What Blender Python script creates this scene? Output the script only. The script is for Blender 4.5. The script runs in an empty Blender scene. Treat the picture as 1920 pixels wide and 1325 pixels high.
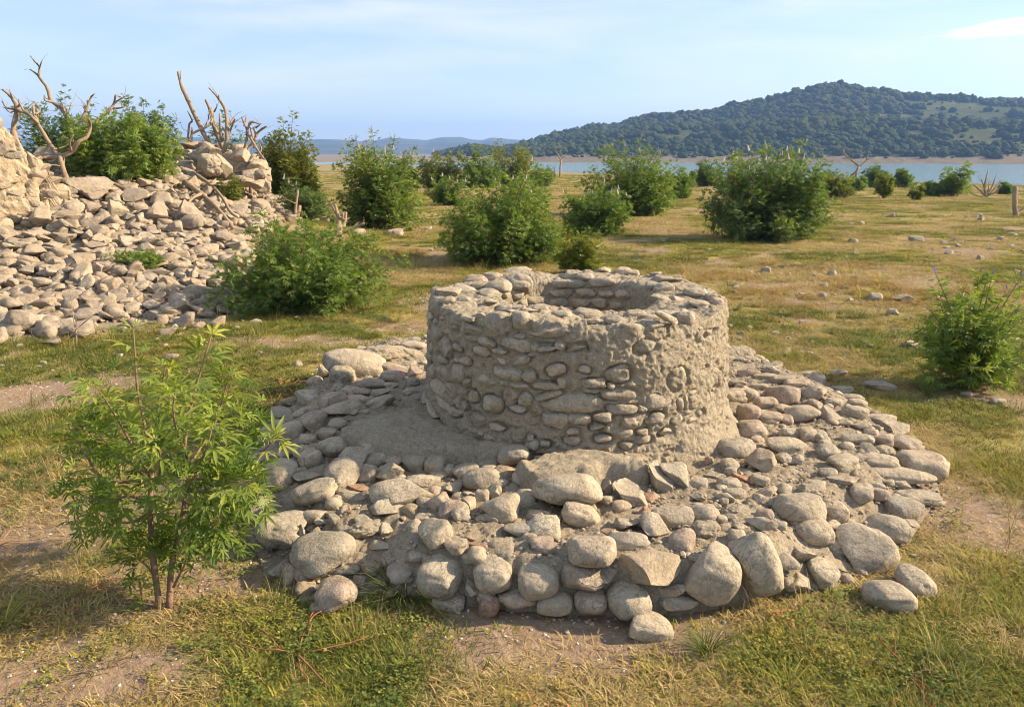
import bpy, bmesh, math, random
import numpy as np
from mathutils import Vector, Matrix, Euler

S = bpy.context.scene
C = S.collection
R = math.radians
rng = np.random.default_rng(11)
random.seed(11)

# ------------------------------------------------------------------ camera
FPX, CX, CY, PITCH, CAMZ = 1478.0, 960.0, 662.5, R(14.3), 1.65
cd = bpy.data.cameras.new('camera')
cam = bpy.data.objects.new('camera', cd)
C.objects.link(cam)
cam.location = (0, 0, CAMZ)
cam.rotation_euler = (math.pi / 2 - PITCH, 0, 0)
cd.sensor_width = 36.0
cd.lens = 36.0 * FPX / 1920.0
cd.clip_start, cd.clip_end = 0.05, 20000
S.camera = cam

# ------------------------------------------------------------------ light
SUN_AZ, SUN_EL = R(84), R(29)          # azimuth clockwise from +Y
wd = bpy.data.worlds.new('World')
S.world = wd
wd.use_nodes = True
nt = wd.node_tree
nt.nodes.clear()
w_out = nt.nodes.new('ShaderNodeOutputWorld')
w_bg = nt.nodes.new('ShaderNodeBackground')
w_sky = nt.nodes.new('ShaderNodeTexSky')
w_sky.sky_type = 'NISHITA'
w_sky.sun_disc = False
w_sky.sun_elevation = SUN_EL
w_sky.sun_rotation = SUN_AZ
w_sky.altitude = 100
w_sky.air_density = 1.0
w_sky.dust_density = 0.35
w_sky.ozone_density = 2.0
w_tc = nt.nodes.new('ShaderNodeTexCoord')
w_map = nt.nodes.new('ShaderNodeMapping')
w_map.inputs['Scale'].default_value = (1.6, 1.6, 9.0)
w_map.inputs['Rotation'].default_value = (0.0, R(4), 0.6)
w_n = nt.nodes.new('ShaderNodeTexNoise')
w_n.inputs['Scale'].default_value = 1.7
w_n.inputs['Detail'].default_value = 7
w_n.inputs['Roughness'].default_value = 0.55
w_n.inputs['Distortion'].default_value = 0.5
w_r = nt.nodes.new('ShaderNodeValToRGB')
w_r.color_ramp.elements[0].position = 0.40
w_r.color_ramp.elements[0].color = (0.22, 0.22, 0.22, 1)
w_r.color_ramp.elements[1].position = 0.72
w_r.color_ramp.elements[1].color = (0.75, 0.75, 0.75, 1)
w_mx = nt.nodes.new('ShaderNodeMix')
w_mx.data_type = 'RGBA'
w_mx.inputs[7].default_value = (6.5, 6.6, 7.0, 1)
L = nt.links.new
L(w_tc.outputs['Generated'], w_map.inputs['Vector'])
L(w_map.outputs['Vector'], w_n.inputs['Vector'])
L(w_n.outputs['Fac'], w_r.inputs['Fac'])
L(w_r.outputs['Color'], w_mx.inputs[0])
L(w_sky.outputs['Color'], w_mx.inputs[6])
def w_math(op, a, b=0.0):
    x = nt.nodes.new('ShaderNodeMath'); x.operation = op
    for i_, v_ in ((0, a), (1, b)):
        if hasattr(v_, 'links'): L(v_, x.inputs[i_])
        else: x.inputs[i_].default_value = v_
    return x.outputs[0]
def w_dot(vec):
    x = nt.nodes.new('ShaderNodeVectorMath'); x.operation = 'DOT_PRODUCT'
    L(w_tc.outputs['Generated'], x.inputs[0]); x.inputs[1].default_value = vec
    return x.outputs['Value']
# one brighter bank of thin cloud low over the hill
_ca = R(31.5)
cu = w_math('DIVIDE', w_dot((math.cos(_ca), -math.sin(_ca), 0)), .105)
cv = w_math('DIVIDE', w_math('SUBTRACT', w_math('ADD', w_dot((0, 0, 1)), w_math('MULTIPLY', w_dot((math.cos(_ca), -math.sin(_ca), 0)), -.03)), math.sin(R(7.0))), .0105)
cr = w_math('SUBTRACT', 1.0, w_math('ADD', w_math('MULTIPLY', cu, cu), w_math('MULTIPLY', cv, cv)))
w_n2 = nt.nodes.new('ShaderNodeTexNoise'); w_n2.inputs['Scale'].default_value = 6; w_n2.inputs['Detail'].default_value = 6
w_m2 = nt.nodes.new('ShaderNodeMapping'); w_m2.inputs['Scale'].default_value = (2, 2, 16)
L(w_tc.outputs['Generated'], w_m2.inputs['Vector']); L(w_m2.outputs[0], w_n2.inputs['Vector'])
cf = nt.nodes.new('ShaderNodeMapRange'); cf.inputs['From Min'].default_value = .25; cf.inputs['From Max'].default_value = 1.1
L(w_math('ADD', cr, w_math('MULTIPLY', w_math('SUBTRACT', w_n2.outputs['Fac'], .5), 3.0)), cf.inputs['Value'])
gate = nt.nodes.new('ShaderNodeMapRange'); gate.inputs['From Min'].default_value = -2.5; gate.inputs['From Max'].default_value = .3
L(cr, gate.inputs['Value'])
fw = w_dot((math.sin(_ca), math.cos(_ca), 0))
cfac = w_math('MULTIPLY', w_math('MULTIPLY', w_math('MULTIPLY', cf.outputs[0], gate.outputs[0]), w_math('GREATER_THAN', fw, 0.5)), .8)
w_m3 = nt.nodes.new('ShaderNodeMix'); w_m3.data_type = 'RGBA'
L(cfac, w_m3.inputs[0]); L(w_mx.outputs[2], w_m3.inputs[6]); w_m3.inputs[7].default_value = (10.5, 10.2, 9.8, 1)
L(w_m3.outputs[2], w_bg.inputs['Color'])
w_bg.inputs['Strength'].default_value = 0.070
L(w_bg.outputs['Background'], w_out.inputs['Surface'])

sl = bpy.data.lights.new('sun', 'SUN')
sl.energy = 4.4
sl.angle = R(1.2)
sl.color = (1.0, 0.80, 0.55)
sun = bpy.data.objects.new('sun', sl)
C.objects.link(sun)
sd = Vector((math.sin(SUN_AZ) * math.cos(SUN_EL), math.cos(SUN_AZ) * math.cos(SUN_EL), math.sin(SUN_EL)))
sun.rotation_euler = sd.to_track_quat('Z', 'Y').to_euler()
sun.location = (20, 10, 20)

vs = S.view_settings
vs.view_transform = 'Standard'
vs.look = 'None'
vs.exposure = 1.38
vs.gamma = 1.0
vs.use_curve_mapping = False
S.render.engine = 'CYCLES'
S.cycles.use_denoising = True
S.cycles.filter_width = 1.0
S.cycles.max_bounces = 6
S.cycles.transparent_max_bounces = 8
S.cycles.volume_bounces = 1

# ------------------------------------------------------------------ numpy noise
def _hash(ix, iy, iz, seed):
    n = (ix.astype(np.uint32) * np.uint32(374761393) + iy.astype(np.uint32) * np.uint32(668265263)
         + iz.astype(np.uint32) * np.uint32(2246822519) + np.uint32(seed * 3266489917 & 0xffffffff))
    n = (n ^ (n >> np.uint32(13))) * np.uint32(1274126177)
    n = (n ^ (n >> np.uint32(16))) * np.uint32(2654435761)
    n = n ^ (n >> np.uint32(15))
    return n.astype(np.float64) / 2147483647.5 - 1.0

def vnoise(p, seed=0):
    p = np.asarray(p, float)
    i = np.floor(p).astype(np.int64)
    f = p - i
    f = f * f * f * (f * (f * 6 - 15) + 10)
    i = i & 0xffffff
    r = 0.0
    for a in (0, 1):
        for b in (0, 1):
            for c in (0, 1):
                wgt = ((f[:, 0] if a else 1 - f[:, 0]) * (f[:, 1] if b else 1 - f[:, 1]) * (f[:, 2] if c else 1 - f[:, 2]))
                r = r + wgt * _hash(i[:, 0] + a, i[:, 1] + b, i[:, 2] + c, seed)
    return r

def fbm(p, octv=4, seed=0, gain=0.5):
    p = np.asarray(p, float)
    r, a, s = 0.0, 1.0, 0.0
    for k in range(octv):
        r = r + a * vnoise(p * (2.03 ** k) + 17.3 * k, seed + k)
        s += a
        a *= gain
    return r / s

def n2(x, y, sc, seed=0, octv=3):
    x = np.atleast_1d(np.asarray(x, float)); y = np.atleast_1d(np.asarray(y, float))
    return fbm(np.stack([x * sc, y * sc, np.full_like(x, 3.7)], 1), octv, seed)

def sstep(a, b, x):
    t = np.clip((x - a) / (b - a), 0, 1)
    return t * t * (3 - 2 * t)

# ------------------------------------------------------------------ measuring on the photograph
def ray(px, py):
    cx, cy = (px - CX) / FPX, (CY - py) / FPX
    return np.array([cx, math.cos(PITCH) + cy * math.sin(PITCH), -math.sin(PITCH) + cy * math.cos(PITCH)])

def plane_hit(px, py, z):
    d = ray(px, py)
    t = (z - CAMZ) / d[2]
    return np.array([0, 0, CAMZ]) + d * t, t

_T = np.geomspace(1.3, 420, 5000)
def hit(px, py, zf, lift=0.0, tmax=None):
    d = ray(px, py)
    if tmax is not None:
        p, t = hit(px, py, zf, lift)
        if t is None or t > tmax: return np.array([0, 0, CAMZ]) + d * (tmax - .6), tmax - .6
        return p, t
    zz = CAMZ + d[2] * _T - (zf(d[0] * _T, d[1] * _T) + lift)
    k = np.nonzero(zz <= 0)[0]
    if len(k) == 0:
        return None, None
    k = k[0]
    t = _T[k]
    if k > 0:
        a, b = zz[k - 1], zz[k]
        t = _T[k - 1] + (_T[k] - _T[k - 1]) * a / (a - b + 1e-12)
    return np.array([0, 0, CAMZ]) + d * t, t

def sdf_poly(x, y, poly):
    """positive inside"""
    x = np.asarray(x, float); y = np.asarray(y, float)
    best = np.full(x.shape, 1e9); inside = np.zeros(x.shape, bool)
    n = len(poly)
    for i in range(n):
        ax, ay = poly[i]; bx, by = poly[(i + 1) % n]
        ex, ey = bx - ax, by - ay
        t = np.clip(((x - ax) * ex + (y - ay) * ey) / (ex * ex + ey * ey + 1e-12), 0, 1)
        best = np.minimum(best, np.hypot(x - ax - t * ex, y - ay - t * ey))
        if ay != by:
            c = ((ay > y) != (by > y)) & (x < ex * (y - ay) / (by - ay) + ax)
            inside ^= c
    return np.where(inside, best, -best)

# ------------------------------------------------------------------ object helpers
def tag(o, label=None, cat=None, group=None, kind=None):
    if label: o['label'] = label
    if cat: o['category'] = cat
    if group: o['group'] = group
    if kind: o['kind'] = kind
    return o

def empty(name, loc, label, cat, group=None):
    o = bpy.data.objects.new(name, None)
    o.empty_display_size = 0.1
    o.location = loc
    C.objects.link(o)
    return tag(o, label, cat, group)

def mesh_np(name, verts, tris=None, quads=None, mat=None, smooth=True, attrs=None):
    me = bpy.data.meshes.new(name)
    verts = np.asarray(verts, np.float32)
    nt_ = 0 if tris is None else len(tris)
    nq = 0 if quads is None else len(quads)
    me.vertices.add(len(verts))
    me.vertices.foreach_set('co', verts.ravel())
    loops = []
    if nt_: loops.append(np.asarray(tris, np.int32).ravel())
    if nq: loops.append(np.asarray(quads, np.int32).ravel())
    loops = np.concatenate(loops)
    me.loops.add(len(loops))
    me.loops.foreach_set('vertex_index', loops)
    tot = np.concatenate([np.full(nt_, 3, np.int32), np.full(nq, 4, np.int32)])
    st = np.concatenate([[0], np.cumsum(tot)[:-1]]).astype(np.int32)
    me.polygons.add(nt_ + nq)
    me.polygons.foreach_set('loop_start', st)
    me.polygons.foreach_set('loop_total', tot)
    me.polygons.foreach_set('use_smooth', np.full(nt_ + nq, smooth))
    if attrs:
        for k, v in attrs.items():
            a = me.attributes.new(k, 'FLOAT', 'POINT')
            a.data.foreach_set('value', np.asarray(v, np.float32))
    me.update(calc_edges=True)
    if mat: me.materials.append(mat)
    return me

def add(name, me, parent=None, loc=(0, 0, 0), rot=None, scl=None):
    o = bpy.data.objects.new(name, me)
    C.objects.link(o)
    o.location = loc
    if rot is not None: o.rotation_euler = rot
    if scl is not None: o.scale = scl
    if parent is not None:
        o.parent = parent
        o.location = Vector(loc) - parent.location
    return o

def grid_quads(nu, nv, wrap=False):
    i = np.arange(nu if wrap else nu - 1)
    j = np.arange(nv - 1)
    I, J = np.meshgrid(i, j, indexing='ij')
    I2 = (I + 1) % nu
    return np.stack([I * nv + J, I2 * nv + J, I2 * nv + J + 1, I * nv + J + 1], -1).reshape(-1, 4)

def tube(paths, sides=8, seed=0, rough=0.12):
    """paths: list of (points Nx3, radii N) -> verts, quads, tris"""
    V, Q, T = [], [], []
    off = 0
    for k, (P, Rr) in enumerate(paths):
        P = np.asarray(P, float); Rr = np.asarray(Rr, float)
        m = max(2, 4 * (len(P) - 1) + 1)
        s = np.linspace(0, len(P) - 1, m)
        # catmull-rom
        Pe = np.vstack([2 * P[0] - P[1], P, 2 * P[-1] - P[-2]])
        i = np.minimum(np.floor(s).astype(int), len(P) - 2); f = (s - i)[:, None]
        p0, p1, p2, p3 = Pe[i], Pe[i + 1], Pe[i + 2], Pe[i + 3]
        X = 0.5 * (2 * p1 + (p2 - p0) * f + (2 * p0 - 5 * p1 + 4 * p2 - p3) * f ** 2 + (3 * p1 - p0 - 3 * p2 + p3) * f ** 3)
        rr = np.interp(s, np.arange(len(P)), Rr)
        tn = np.gradient(X, axis=0)
        tn /= np.linalg.norm(tn, axis=1)[:, None] + 1e-9
        ref = np.array([0.31, 0.9, 0.2])
        a = np.cross(tn, ref); a /= np.linalg.norm(a, axis=1)[:, None] + 1e-9
        b = np.cross(tn, a)
        th = np.arange(sides) * 2 * np.pi / sides
        ring = X[:, None, :] + rr[:, None, None] * (np.cos(th)[None, :, None] * a[:, None, :] + np.sin(th)[None, :, None] * b[:, None, :])
        if rough:
            fl = ring.reshape(-1, 3)
            dn = vnoise(fl / (rr.mean() * 2.2) + k * 7.7, seed + 3).reshape(ring.shape[:2])
            ring = X[:, None, :] + (ring - X[:, None, :]) * (1 + rough * 1.6 * dn)[:, :, None]
        n = ring.shape[0]
        V.append(ring.reshape(-1, 3)); V.append(X[:1] - tn[:1] * rr[0] * .3); V.append(X[-1:] + tn[-1:] * rr[-1] * .5)
        I, J = np.meshgrid(np.arange(n - 1), np.arange(sides), indexing='ij')
        J2 = (J + 1) % sides
        Q.append(np.stack([I * sides + J, I * sides + J2, (I + 1) * sides + J2, (I + 1) * sides + J], -1).reshape(-1, 4) + off)
        j = np.arange(sides); j2 = (j + 1) % sides
        T.append(np.stack([j2, j, np.full(sides, n * sides)], 1) + off)
        T.append(np.stack([(n - 1) * sides + j, (n - 1) * sides + j2, np.full(sides, n * sides + 1)], 1) + off)
        off += n * sides + 2
    return np.vstack(V), np.vstack(Q), np.vstack(T)

# ------------------------------------------------------------------ materials
class NB:
    def __init__(s, name, rough=0.9, spec=0.25):
        s.m = bpy.data.materials.new(name)
        s.m.use_nodes = True
        s.t = s.m.node_tree
        s.b = s.t.nodes['Principled BSDF']
        s.b.inputs['Roughness'].default_value = rough
        s.b.inputs['Specular IOR Level'].default_value = spec
        s.out = s.t.nodes['Material Output']
    def n(s, typ, **kw):
        x = s.t.nodes.new('ShaderNode' + typ)
        for k, v in kw.items():
            if k in x.inputs: x.inputs[k].default_value = v
            else: setattr(x, k, v)
        return x
    def l(s, a, b): s.t.links.new(a, b)
    def pos(s): return s.n('NewGeometry').outputs['Position']
    def noise(s, vec, scale, detail=4, rough=.55, dist=0.0):
        x = s.n('TexNoise', Scale=scale, Detail=detail, Roughness=rough, Distortion=dist)
        if vec is not None: s.l(vec, x.inputs['Vector'])
        return x.outputs['Fac']
    def ramp(s, fac, stops, interp='LINEAR'):
        x = s.n('ValToRGB'); cr = x.color_ramp; cr.interpolation = interp
        while len(cr.elements) < len(stops): cr.elements.new(0.5)
        for e, (p, c) in zip(cr.elements, stops):
            e.position = p; e.color = (c[0], c[1], c[2], 1) if not np.isscalar(c) else (c, c, c, 1)
        s.l(fac, x.inputs['Fac'])
        return x.outputs['Color']
    def mix(s, fac, a, b, mode='MIX'):
        x = s.n('Mix', data_type='RGBA', blend_type=mode)
        for i, v in ((0, fac), (6, a), (7, b)):
            if hasattr(v, 'links'): s.l(v, x.inputs[i])
            elif i == 0: x.inputs[0].default_value = v
            else: x.inputs[i].default_value = (v[0], v[1], v[2], 1)
        return x.outputs[2]
    def math(s, op, a, b=0.0, clamp=False):
        x = s.n('Math', operation=op, use_clamp=clamp)
        for i, v in ((0, a), (1, b)):
            if hasattr(v, 'links'): s.l(v, x.inputs[i])
            else: x.inputs[i].default_value = v
        return x.outputs[0]
    def attr(s, name, typ='GEOMETRY'):
        x = s.n('Attribute', attribute_name=name, attribute_type=typ)
        return x.outputs['Fac']
    def bump(s, h, strength, dist, prev=None):
        x = s.n('Bump', Strength=strength, Distance=dist)
        s.l(h, x.inputs['Height'])
        if prev is not None: s.l(prev, x.inputs['Normal'])
        s.l(x.outputs['Normal'], s.b.inputs['Normal'])
        return x.outputs['Normal']

def stone_mat(name, ramp, rough_amt=1.0, coat=0.5):
    k = NB(name, 0.92, 0.2)
    p = k.pos()
    rnd = k.n('ObjectInfo').outputs['Random']
    base = k.ramp(rnd, ramp)
    n1 = k.noise(p, 11, 5, .6); n2_ = k.noise(p, 70, 5, .65); n3 = k.noise(p, 3.1, 3, .5)
    v = k.ramp(n1, [(0.3, 0.66), (0.7, 1.2)])
    c = k.mix(1.0, base, v, 'MULTIPLY')
    c = k.mix(k.ramp(n2_, [(.46, 0.0), (.70, 0.55)]), c, (.15, .12, .085))
    crk = k.ramp(k.math('ABSOLUTE', k.math('SUBTRACT', k.noise(p, 9, 5, .6, 1.2), .5)), [(0.0, .6), (.022, 0.0)])
    c = k.mix(crk, c, (.13, .10, .072))
    # dried silt skin left by the lake
    c = k.mix(k.math('MULTIPLY', k.ramp(k.noise(p, 6.5, 6, .62, .4), [(.46, 0.0), (.60, 1.0)]), coat), c, (.385, .325, .235))
    c = k.mix(k.ramp(n3, [(.5, 0.0), (.8, .3)]), c, (.31, .25, .18))
    lich = k.math('MULTIPLY', k.ramp(k.noise(p, 34, 4, .7), [(.56, 0.), (.60, 1.)]), k.ramp(k.noise(p, 4.3, 2), [(.50, 0.), (.58, .55)]))
    c = k.mix(lich, c, (.17, .155, .115))
    c = k.mix(k.math('MULTIPLY', k.ramp(k.noise(p, 95, 3, .6), [(.62, 0.), (.66, 1.)]), .5), c, (.55, .50, .41))
    k.l(c, k.b.inputs['Base Color'])
    h = k.bump(k.noise(p, 20, 7, .68), .8 * rough_amt, .022)
    vo = k.n('TexVoronoi', Scale=60.0, feature='F1'); k.l(p, vo.inputs['Vector'])
    h = k.bump(vo.outputs['Distance'], .25 * rough_amt, .006, h)
    k.bump(k.noise(p, 130, 4, .7), .55 * rough_amt, .005, h)
    return k.m

M = {}
M['stone'] = stone_mat('river_stone', [(0, (.44, .38, .28)), (.2, (.37, .33, .255)), (.4, (.475, .405, .29)), (.55, (.345, .31, .245)), (.72, (.455, .39, .285)), (.86, (.45, .355, .255)), (1, (.50, .435, .325))])
M['pink'] = stone_mat('pinkish_stone', [(0, (.40, .315, .24)), (.5, (.42, .325, .25)), (1, (.37, .30, .235))], coat=.35)
M['tan'] = stone_mat('tan_stone', [(0, (.38, .29, .19)), (.5, (.34, .265, .17)), (1, (.40, .32, .22))], coat=.35)
M['brick'] = stone_mat('red_brick', [(0, (.37, .19, .115)), (.5, (.35, .20, .13)), (1, (.39, .22, .14))], coat=.35)
M['rubble'] = stone_mat('rubble_stone', [(0, (.42, .33, .23)), (.2, (.31, .26, .20)), (.4, (.45, .36, .255)), (.6, (.36, .28, .195)), (.8, (.30, .255, .205)), (1, (.46, .39, .29))], 1.1, .4)

def mortar_mat(name, ca, cb, cc, strength=1.0):
    k = NB(name, 0.96, 0.12)
    p = k.pos()
    a = k.noise(p, 5, 6, .62); b = k.noise(p, 38, 6, .7); d = k.noise(p, 120, 3, .6)
    c = k.mix(k.ramp(a, [(.35, 0.0), (.65, 1.0)]), ca, cb)
    c = k.mix(k.ramp(b, [(.50, 0.0), (.72, .7)]), c, cc)
    c = k.mix(1.0, c, k.ramp(d, [(.3, .80), (.7, 1.15)]), 'MULTIPLY')
    k.l(c, k.b.inputs['Base Color'])
    h = k.bump(k.noise(p, 24, 8, .72, .4), 1.0 * strength, .035)
    vo = k.n('TexVoronoi', Scale=48.0, feature='SMOOTH_F1'); k.l(p, vo.inputs['Vector'])
    h = k.bump(vo.outputs['Distance'], .6 * strength, .014, h)
    k.bump(k.noise(p, 150, 4, .7), .6 * strength, .006, h)
    return k.m
M['mortar'] = mortar_mat('lime_mortar', (.42, .36, .262), (.465, .40, .295), (.25, .205, .145))
M['bed'] = mortar_mat('stony_soil_bed', (.36, .30, .215), (.42, .355, .26), (.23, .185, .135), 1.0)
M['plaster'] = mortar_mat('mud_plaster', (.44, .35, .235), (.49, .395, .27), (.31, .24, .16), .6)

# dead wood
k = NB('dead_wood', .9, .15); p = k.pos()
mp = k.n('Mapping'); k.l(p, mp.inputs['Vector']); mp.inputs['Scale'].default_value = (30, 30, 5)
c = k.mix(k.noise(mp.outputs[0], 1.5, 5, .6), (.19, .135, .085), (.40, .31, .215))
c = k.mix(k.ramp(k.noise(p, 4, 3), [(.5, 0.), (.75, .6)]), c, (.125, .085, .06))
k.l(c, k.b.inputs['Base Color']); k.bump(k.noise(mp.outputs[0], 2.5, 5, .6), .6, .02)
M['wood'] = k.m
k = NB('live_bark', .85, .2); p = k.pos()
k.l(k.mix(k.noise(p, 30, 4), (.16, .085, .055), (.27, .19, .12)), k.b.inputs['Base Color'])
k.bump(k.noise(p, 60, 4), .5, .01)
M['bark'] = k.m

def leaf_mat(name, dark, mid, young, trans=0.42):
    k = NB(name, .55, .35)
    t = k.attr('tint')
    c = k.ramp(t, [(0.0, dark), (.5, mid), (1.0, young)])
    k.l(c, k.b.inputs['Base Color'])
    tr = k.n('BsdfTranslucent')
    ct = k.mix(1.0, c, (1.15, 1.25, .55), 'MULTIPLY')
    k.l(ct, tr.inputs['Color'])
    mx = k.n('MixShader'); mx.inputs[0].default_value = trans
    k.l(k.b.outputs[0], mx.inputs[1]); k.l(tr.outputs[0], mx.inputs[2]); k.l(mx.outputs[0], k.out.inputs['Surface'])
    return k.m
M['leaf'] = leaf_mat('chaste_leaf', (.090, .155, .034), (.19, .265, .055), (.37, .40, .075))
M['leaf_dark'] = leaf_mat('dark_leaf', (.072, .128, .044), (.142, .21, .064), (.28, .315, .085))
M['leaf_yellow'] = leaf_mat('yellow_leaf', (.090, .13, .022), (.20, .225, .034), (.38, .34, .05))
M['leaf_near'] = leaf_mat('young_leaf', (.09, .16, .026), (.22, .275, .046), (.42, .42, .07))

def flower_mat(name, col):
    k = NB(name, .7, .2); k.l(k.mix(k.noise(k.pos(), 60, 2), col, tuple(min(1, v * 1.5) for v in col)), k.b.inputs['Base Color']); return k.m
M['lilac'] = flower_mat('lilac_flower', (.34, .27, .42))
M['violet'] = flower_mat('violet_flower', (.15, .10, .50))
M['pale'] = flower_mat('faded_flower', (.47, .42, .45))

def grass_mat(name, stops, trans=.25):
    k = NB(name, .75, .2)
    t = k.attr('tint', 'INSTANCER'); bv = k.attr('bv')
    f = k.math('ADD', t, k.math('MULTIPLY', k.math('SUBTRACT', bv, .5), .55), True)
    c = k.ramp(f, stops)
    k.l(c, k.b.inputs['Base Color'])
    tr = k.n('BsdfTranslucent'); k.l(c, tr.inputs['Color'])
    mx = k.n('MixShader'); mx.inputs[0].default_value = trans
    k.l(k.b.outputs[0], mx.inputs[1]); k.l(tr.outputs[0], mx.inputs[2]); k.l(mx.outputs[0], k.out.inputs['Surface'])
    return k.m
M['green'] = grass_mat('green_grass', [(0, (.10, .13, .028)), (.3, (.17, .20, .038)), (.6, (.33, .30, .05)), (1, (.50, .38, .07))])
M['straw'] = grass_mat('dry_grass', [(0, (.17, .14, .055)), (.35, (.32, .245, .095)), (.7, (.47, .36, .15)), (1, (.56, .44, .21))])
M['weed'] = grass_mat('creeping_weed', [(0, (.075, .125, .030)), (.4, (.15, .19, .045)), (.75, (.32, .29, .05)), (1, (.42, .22, .10))])
M['redstem'] = grass_mat('red_stemmed_weed', [(0, (.38, .12, .08)), (.5, (.42, .19, .11)), (1, (.45, .28, .16))])

# ground
k = NB('meadow_soil', .97, .1); p = k.pos()
big = k.noise(p, .55, 4, .55); mid = k.noise(p, 2.4, 5, .6); fine = k.noise(p, 30, 5, .65)
soil = k.mix(k.ramp(fine, [(.3, 0.), (.7, 1.)]), (.21, .145, .095), (.35, .255, .18))
straw = k.mix(k.noise(p, 60, 3), (.23, .185, .065), (.41, .33, .12))
grn = k.mix(k.noise(p, 45, 3), (.10, .105, .030), (.21, .19, .052))
c = k.mix(k.ramp(mid, [(.40, 0.), (.58, 1.)]), straw, grn)
c = k.mix(k.ramp(big, [(.50, 0.), (.66, 1.)]), c, straw)
c = k.mix(k.attr('bare'), c, soil)
grav = k.mix(k.noise(p, 55, 4), (.25, .205, .15), (.37, .315, .24))
c = k.mix(k.attr('rub'), c, grav)
vo = k.n('TexVoronoi', Scale=75.0, feature='F1'); k.l(p, vo.inputs['Vector'])
sp = k.math('MULTIPLY', k.ramp(vo.outputs['Distance'], [(.10, 1.), (.2, 0.)]), k.ramp(k.noise(p, 3.3, 3), [(.52, 0.), (.64, .8)]))
c = k.mix(sp, c, (.55, .51, .46))
c = k.mix(k.attr('sand'), c, k.mix(k.noise(p, .5, 5, .65), (.14, .115, .078), (.27, .22, .155)))
k.l(c, k.b.inputs['Base Color'])
h = k.bump(k.noise(p, 9, 6, .6), .7, .04)
k.bump(k.noise(p, 60, 5, .7), .8, .015, h)
M['ground'] = k.m

k = NB('hill_cover', 1.0, .05); p = k.pos()
sx = k.n('SeparateXYZ'); k.l(p, sx.inputs[0])
c = k.mix(k.ramp(k.noise(p, .012, 5, .6), [(.40, 0.), (.6, 1.)]), (.056, .072, .025), (.10, .108, .038))
c = k.mix(k.ramp(k.noise(p, .09, 5, .65), [(.4, 0.), (.7, .8)]), c, (.058, .076, .027))
edge = k.math('ADD', sx.outputs['Z'], k.math('MULTIPLY', k.math('SUBTRACT', k.noise(p, .02, 3), .5), 5.0))
c = k.mix(k.ramp(k.math('MULTIPLY', edge, .1), [(.0, 1.), (.07, 0.)]), c, k.mix(k.noise(p, .15, 4), (.12, .10, .07), (.23, .185, .125)))
k.l(c, k.b.inputs['Base Color'])
k.bump(k.noise(p, .12, 6, .7), .8, 3.0)
M['hill'] = k.m
k = NB('far_hill_cover', 1.0, .05); p = k.pos()
k.l(k.mix(k.ramp(k.noise(p, .008, 6, .65), [(.4, 0.), (.62, 1.)]), (.045, .062, .032), (.10, .10, .05)), k.b.inputs['Base Color'])
M['far'] = k.m

k = NB('forest_leaf', .95, .05)
oi = k.n('ObjectInfo').outputs['Random']; p = k.pos()
f_ = k.math('ADD', k.math('MULTIPLY', oi, .30), k.math('MULTIPLY', k.ramp(k.noise(p, .016, 4, .6), [(.36, 0.), (.64, 1.)]), .7))
c = k.ramp(f_, [(0, (.038, .056, .022)), (.45, (.052, .072, .026)), (1, (.080, .096, .034))])
k.l(k.mix(1.0, c, k.ramp(k.noise(p, 1.4, 4), [(.3, .65), (.7, 1.3)]), 'MULTIPLY'), k.b.inputs['Base Color'])
k.bump(k.noise(p, 2.2, 4, .7), 1.0, .8)
M['forest'] = k.m

k = NB('lake_water', .12, .5); p = k.pos()
k.b.inputs['Base Color'].default_value = (.10, .185, .20, 1)
mp = k.n('Mapping'); k.l(p, mp.inputs['Vector']); mp.inputs['Scale'].default_value = (.5, 1.5, 1)
h = k.bump(k.noise(mp.outputs[0], .9, 5, .6), .55, .35)
M['water'] = k.m

# ------------------------------------------------------------------ terrain
LAKE = -3.0
def shore_y(x):
    return np.clip(220 - 1.9 * x, 70, 320)

def ground_z(x, y):
    x = np.asarray(x, float); y = np.asarray(y, float)
    sh = x.shape
    xf, yf = x.ravel(), y.ravel()
    d = np.hypot(xf, yf)
    z = .05 * n2(xf, yf, .35, 5, 3) * sstep(1.0, 6.0, d)
    z = z + .012 * n2(xf, yf, 3.0, 6, 2)
    z = z + .25 * n2(xf, yf, .06, 9, 2) * sstep(12, 40, d)
    # rubble mound
    g1 = 1.38 * np.exp(-.5 * (((xf + 7.5) / 2.45) ** 2 + ((yf - 13.0) / 2.5) ** 2))
    g2 = 1.0 * np.exp(-.5 * (((xf + 6.0) / 1.3) ** 2 + ((yf - 15.6) / 2.0) ** 2))
    g3 = .55 * np.exp(-.5 * (((xf + 9.5) / 3.0) ** 2 + ((yf - 16) / 4.0) ** 2))
    z = z + np.maximum(g1, g2) * .75 + .25 * (g1 + g2) + .3 * g3
    sy = shore_y(xf)
    t = (yf - 18) / (sy - 18)
    z = z + np.where(t > 0, -3.05 * np.clip(t, 0, 1.6) ** 1.15, 0)
    z = np.where(yf > 360, -5.0 + (2.4 + .5 * n2(xf, yf, .01, 3, 2)) * sstep(378, 392, yf), z)
    return z.reshape(sh)

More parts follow.
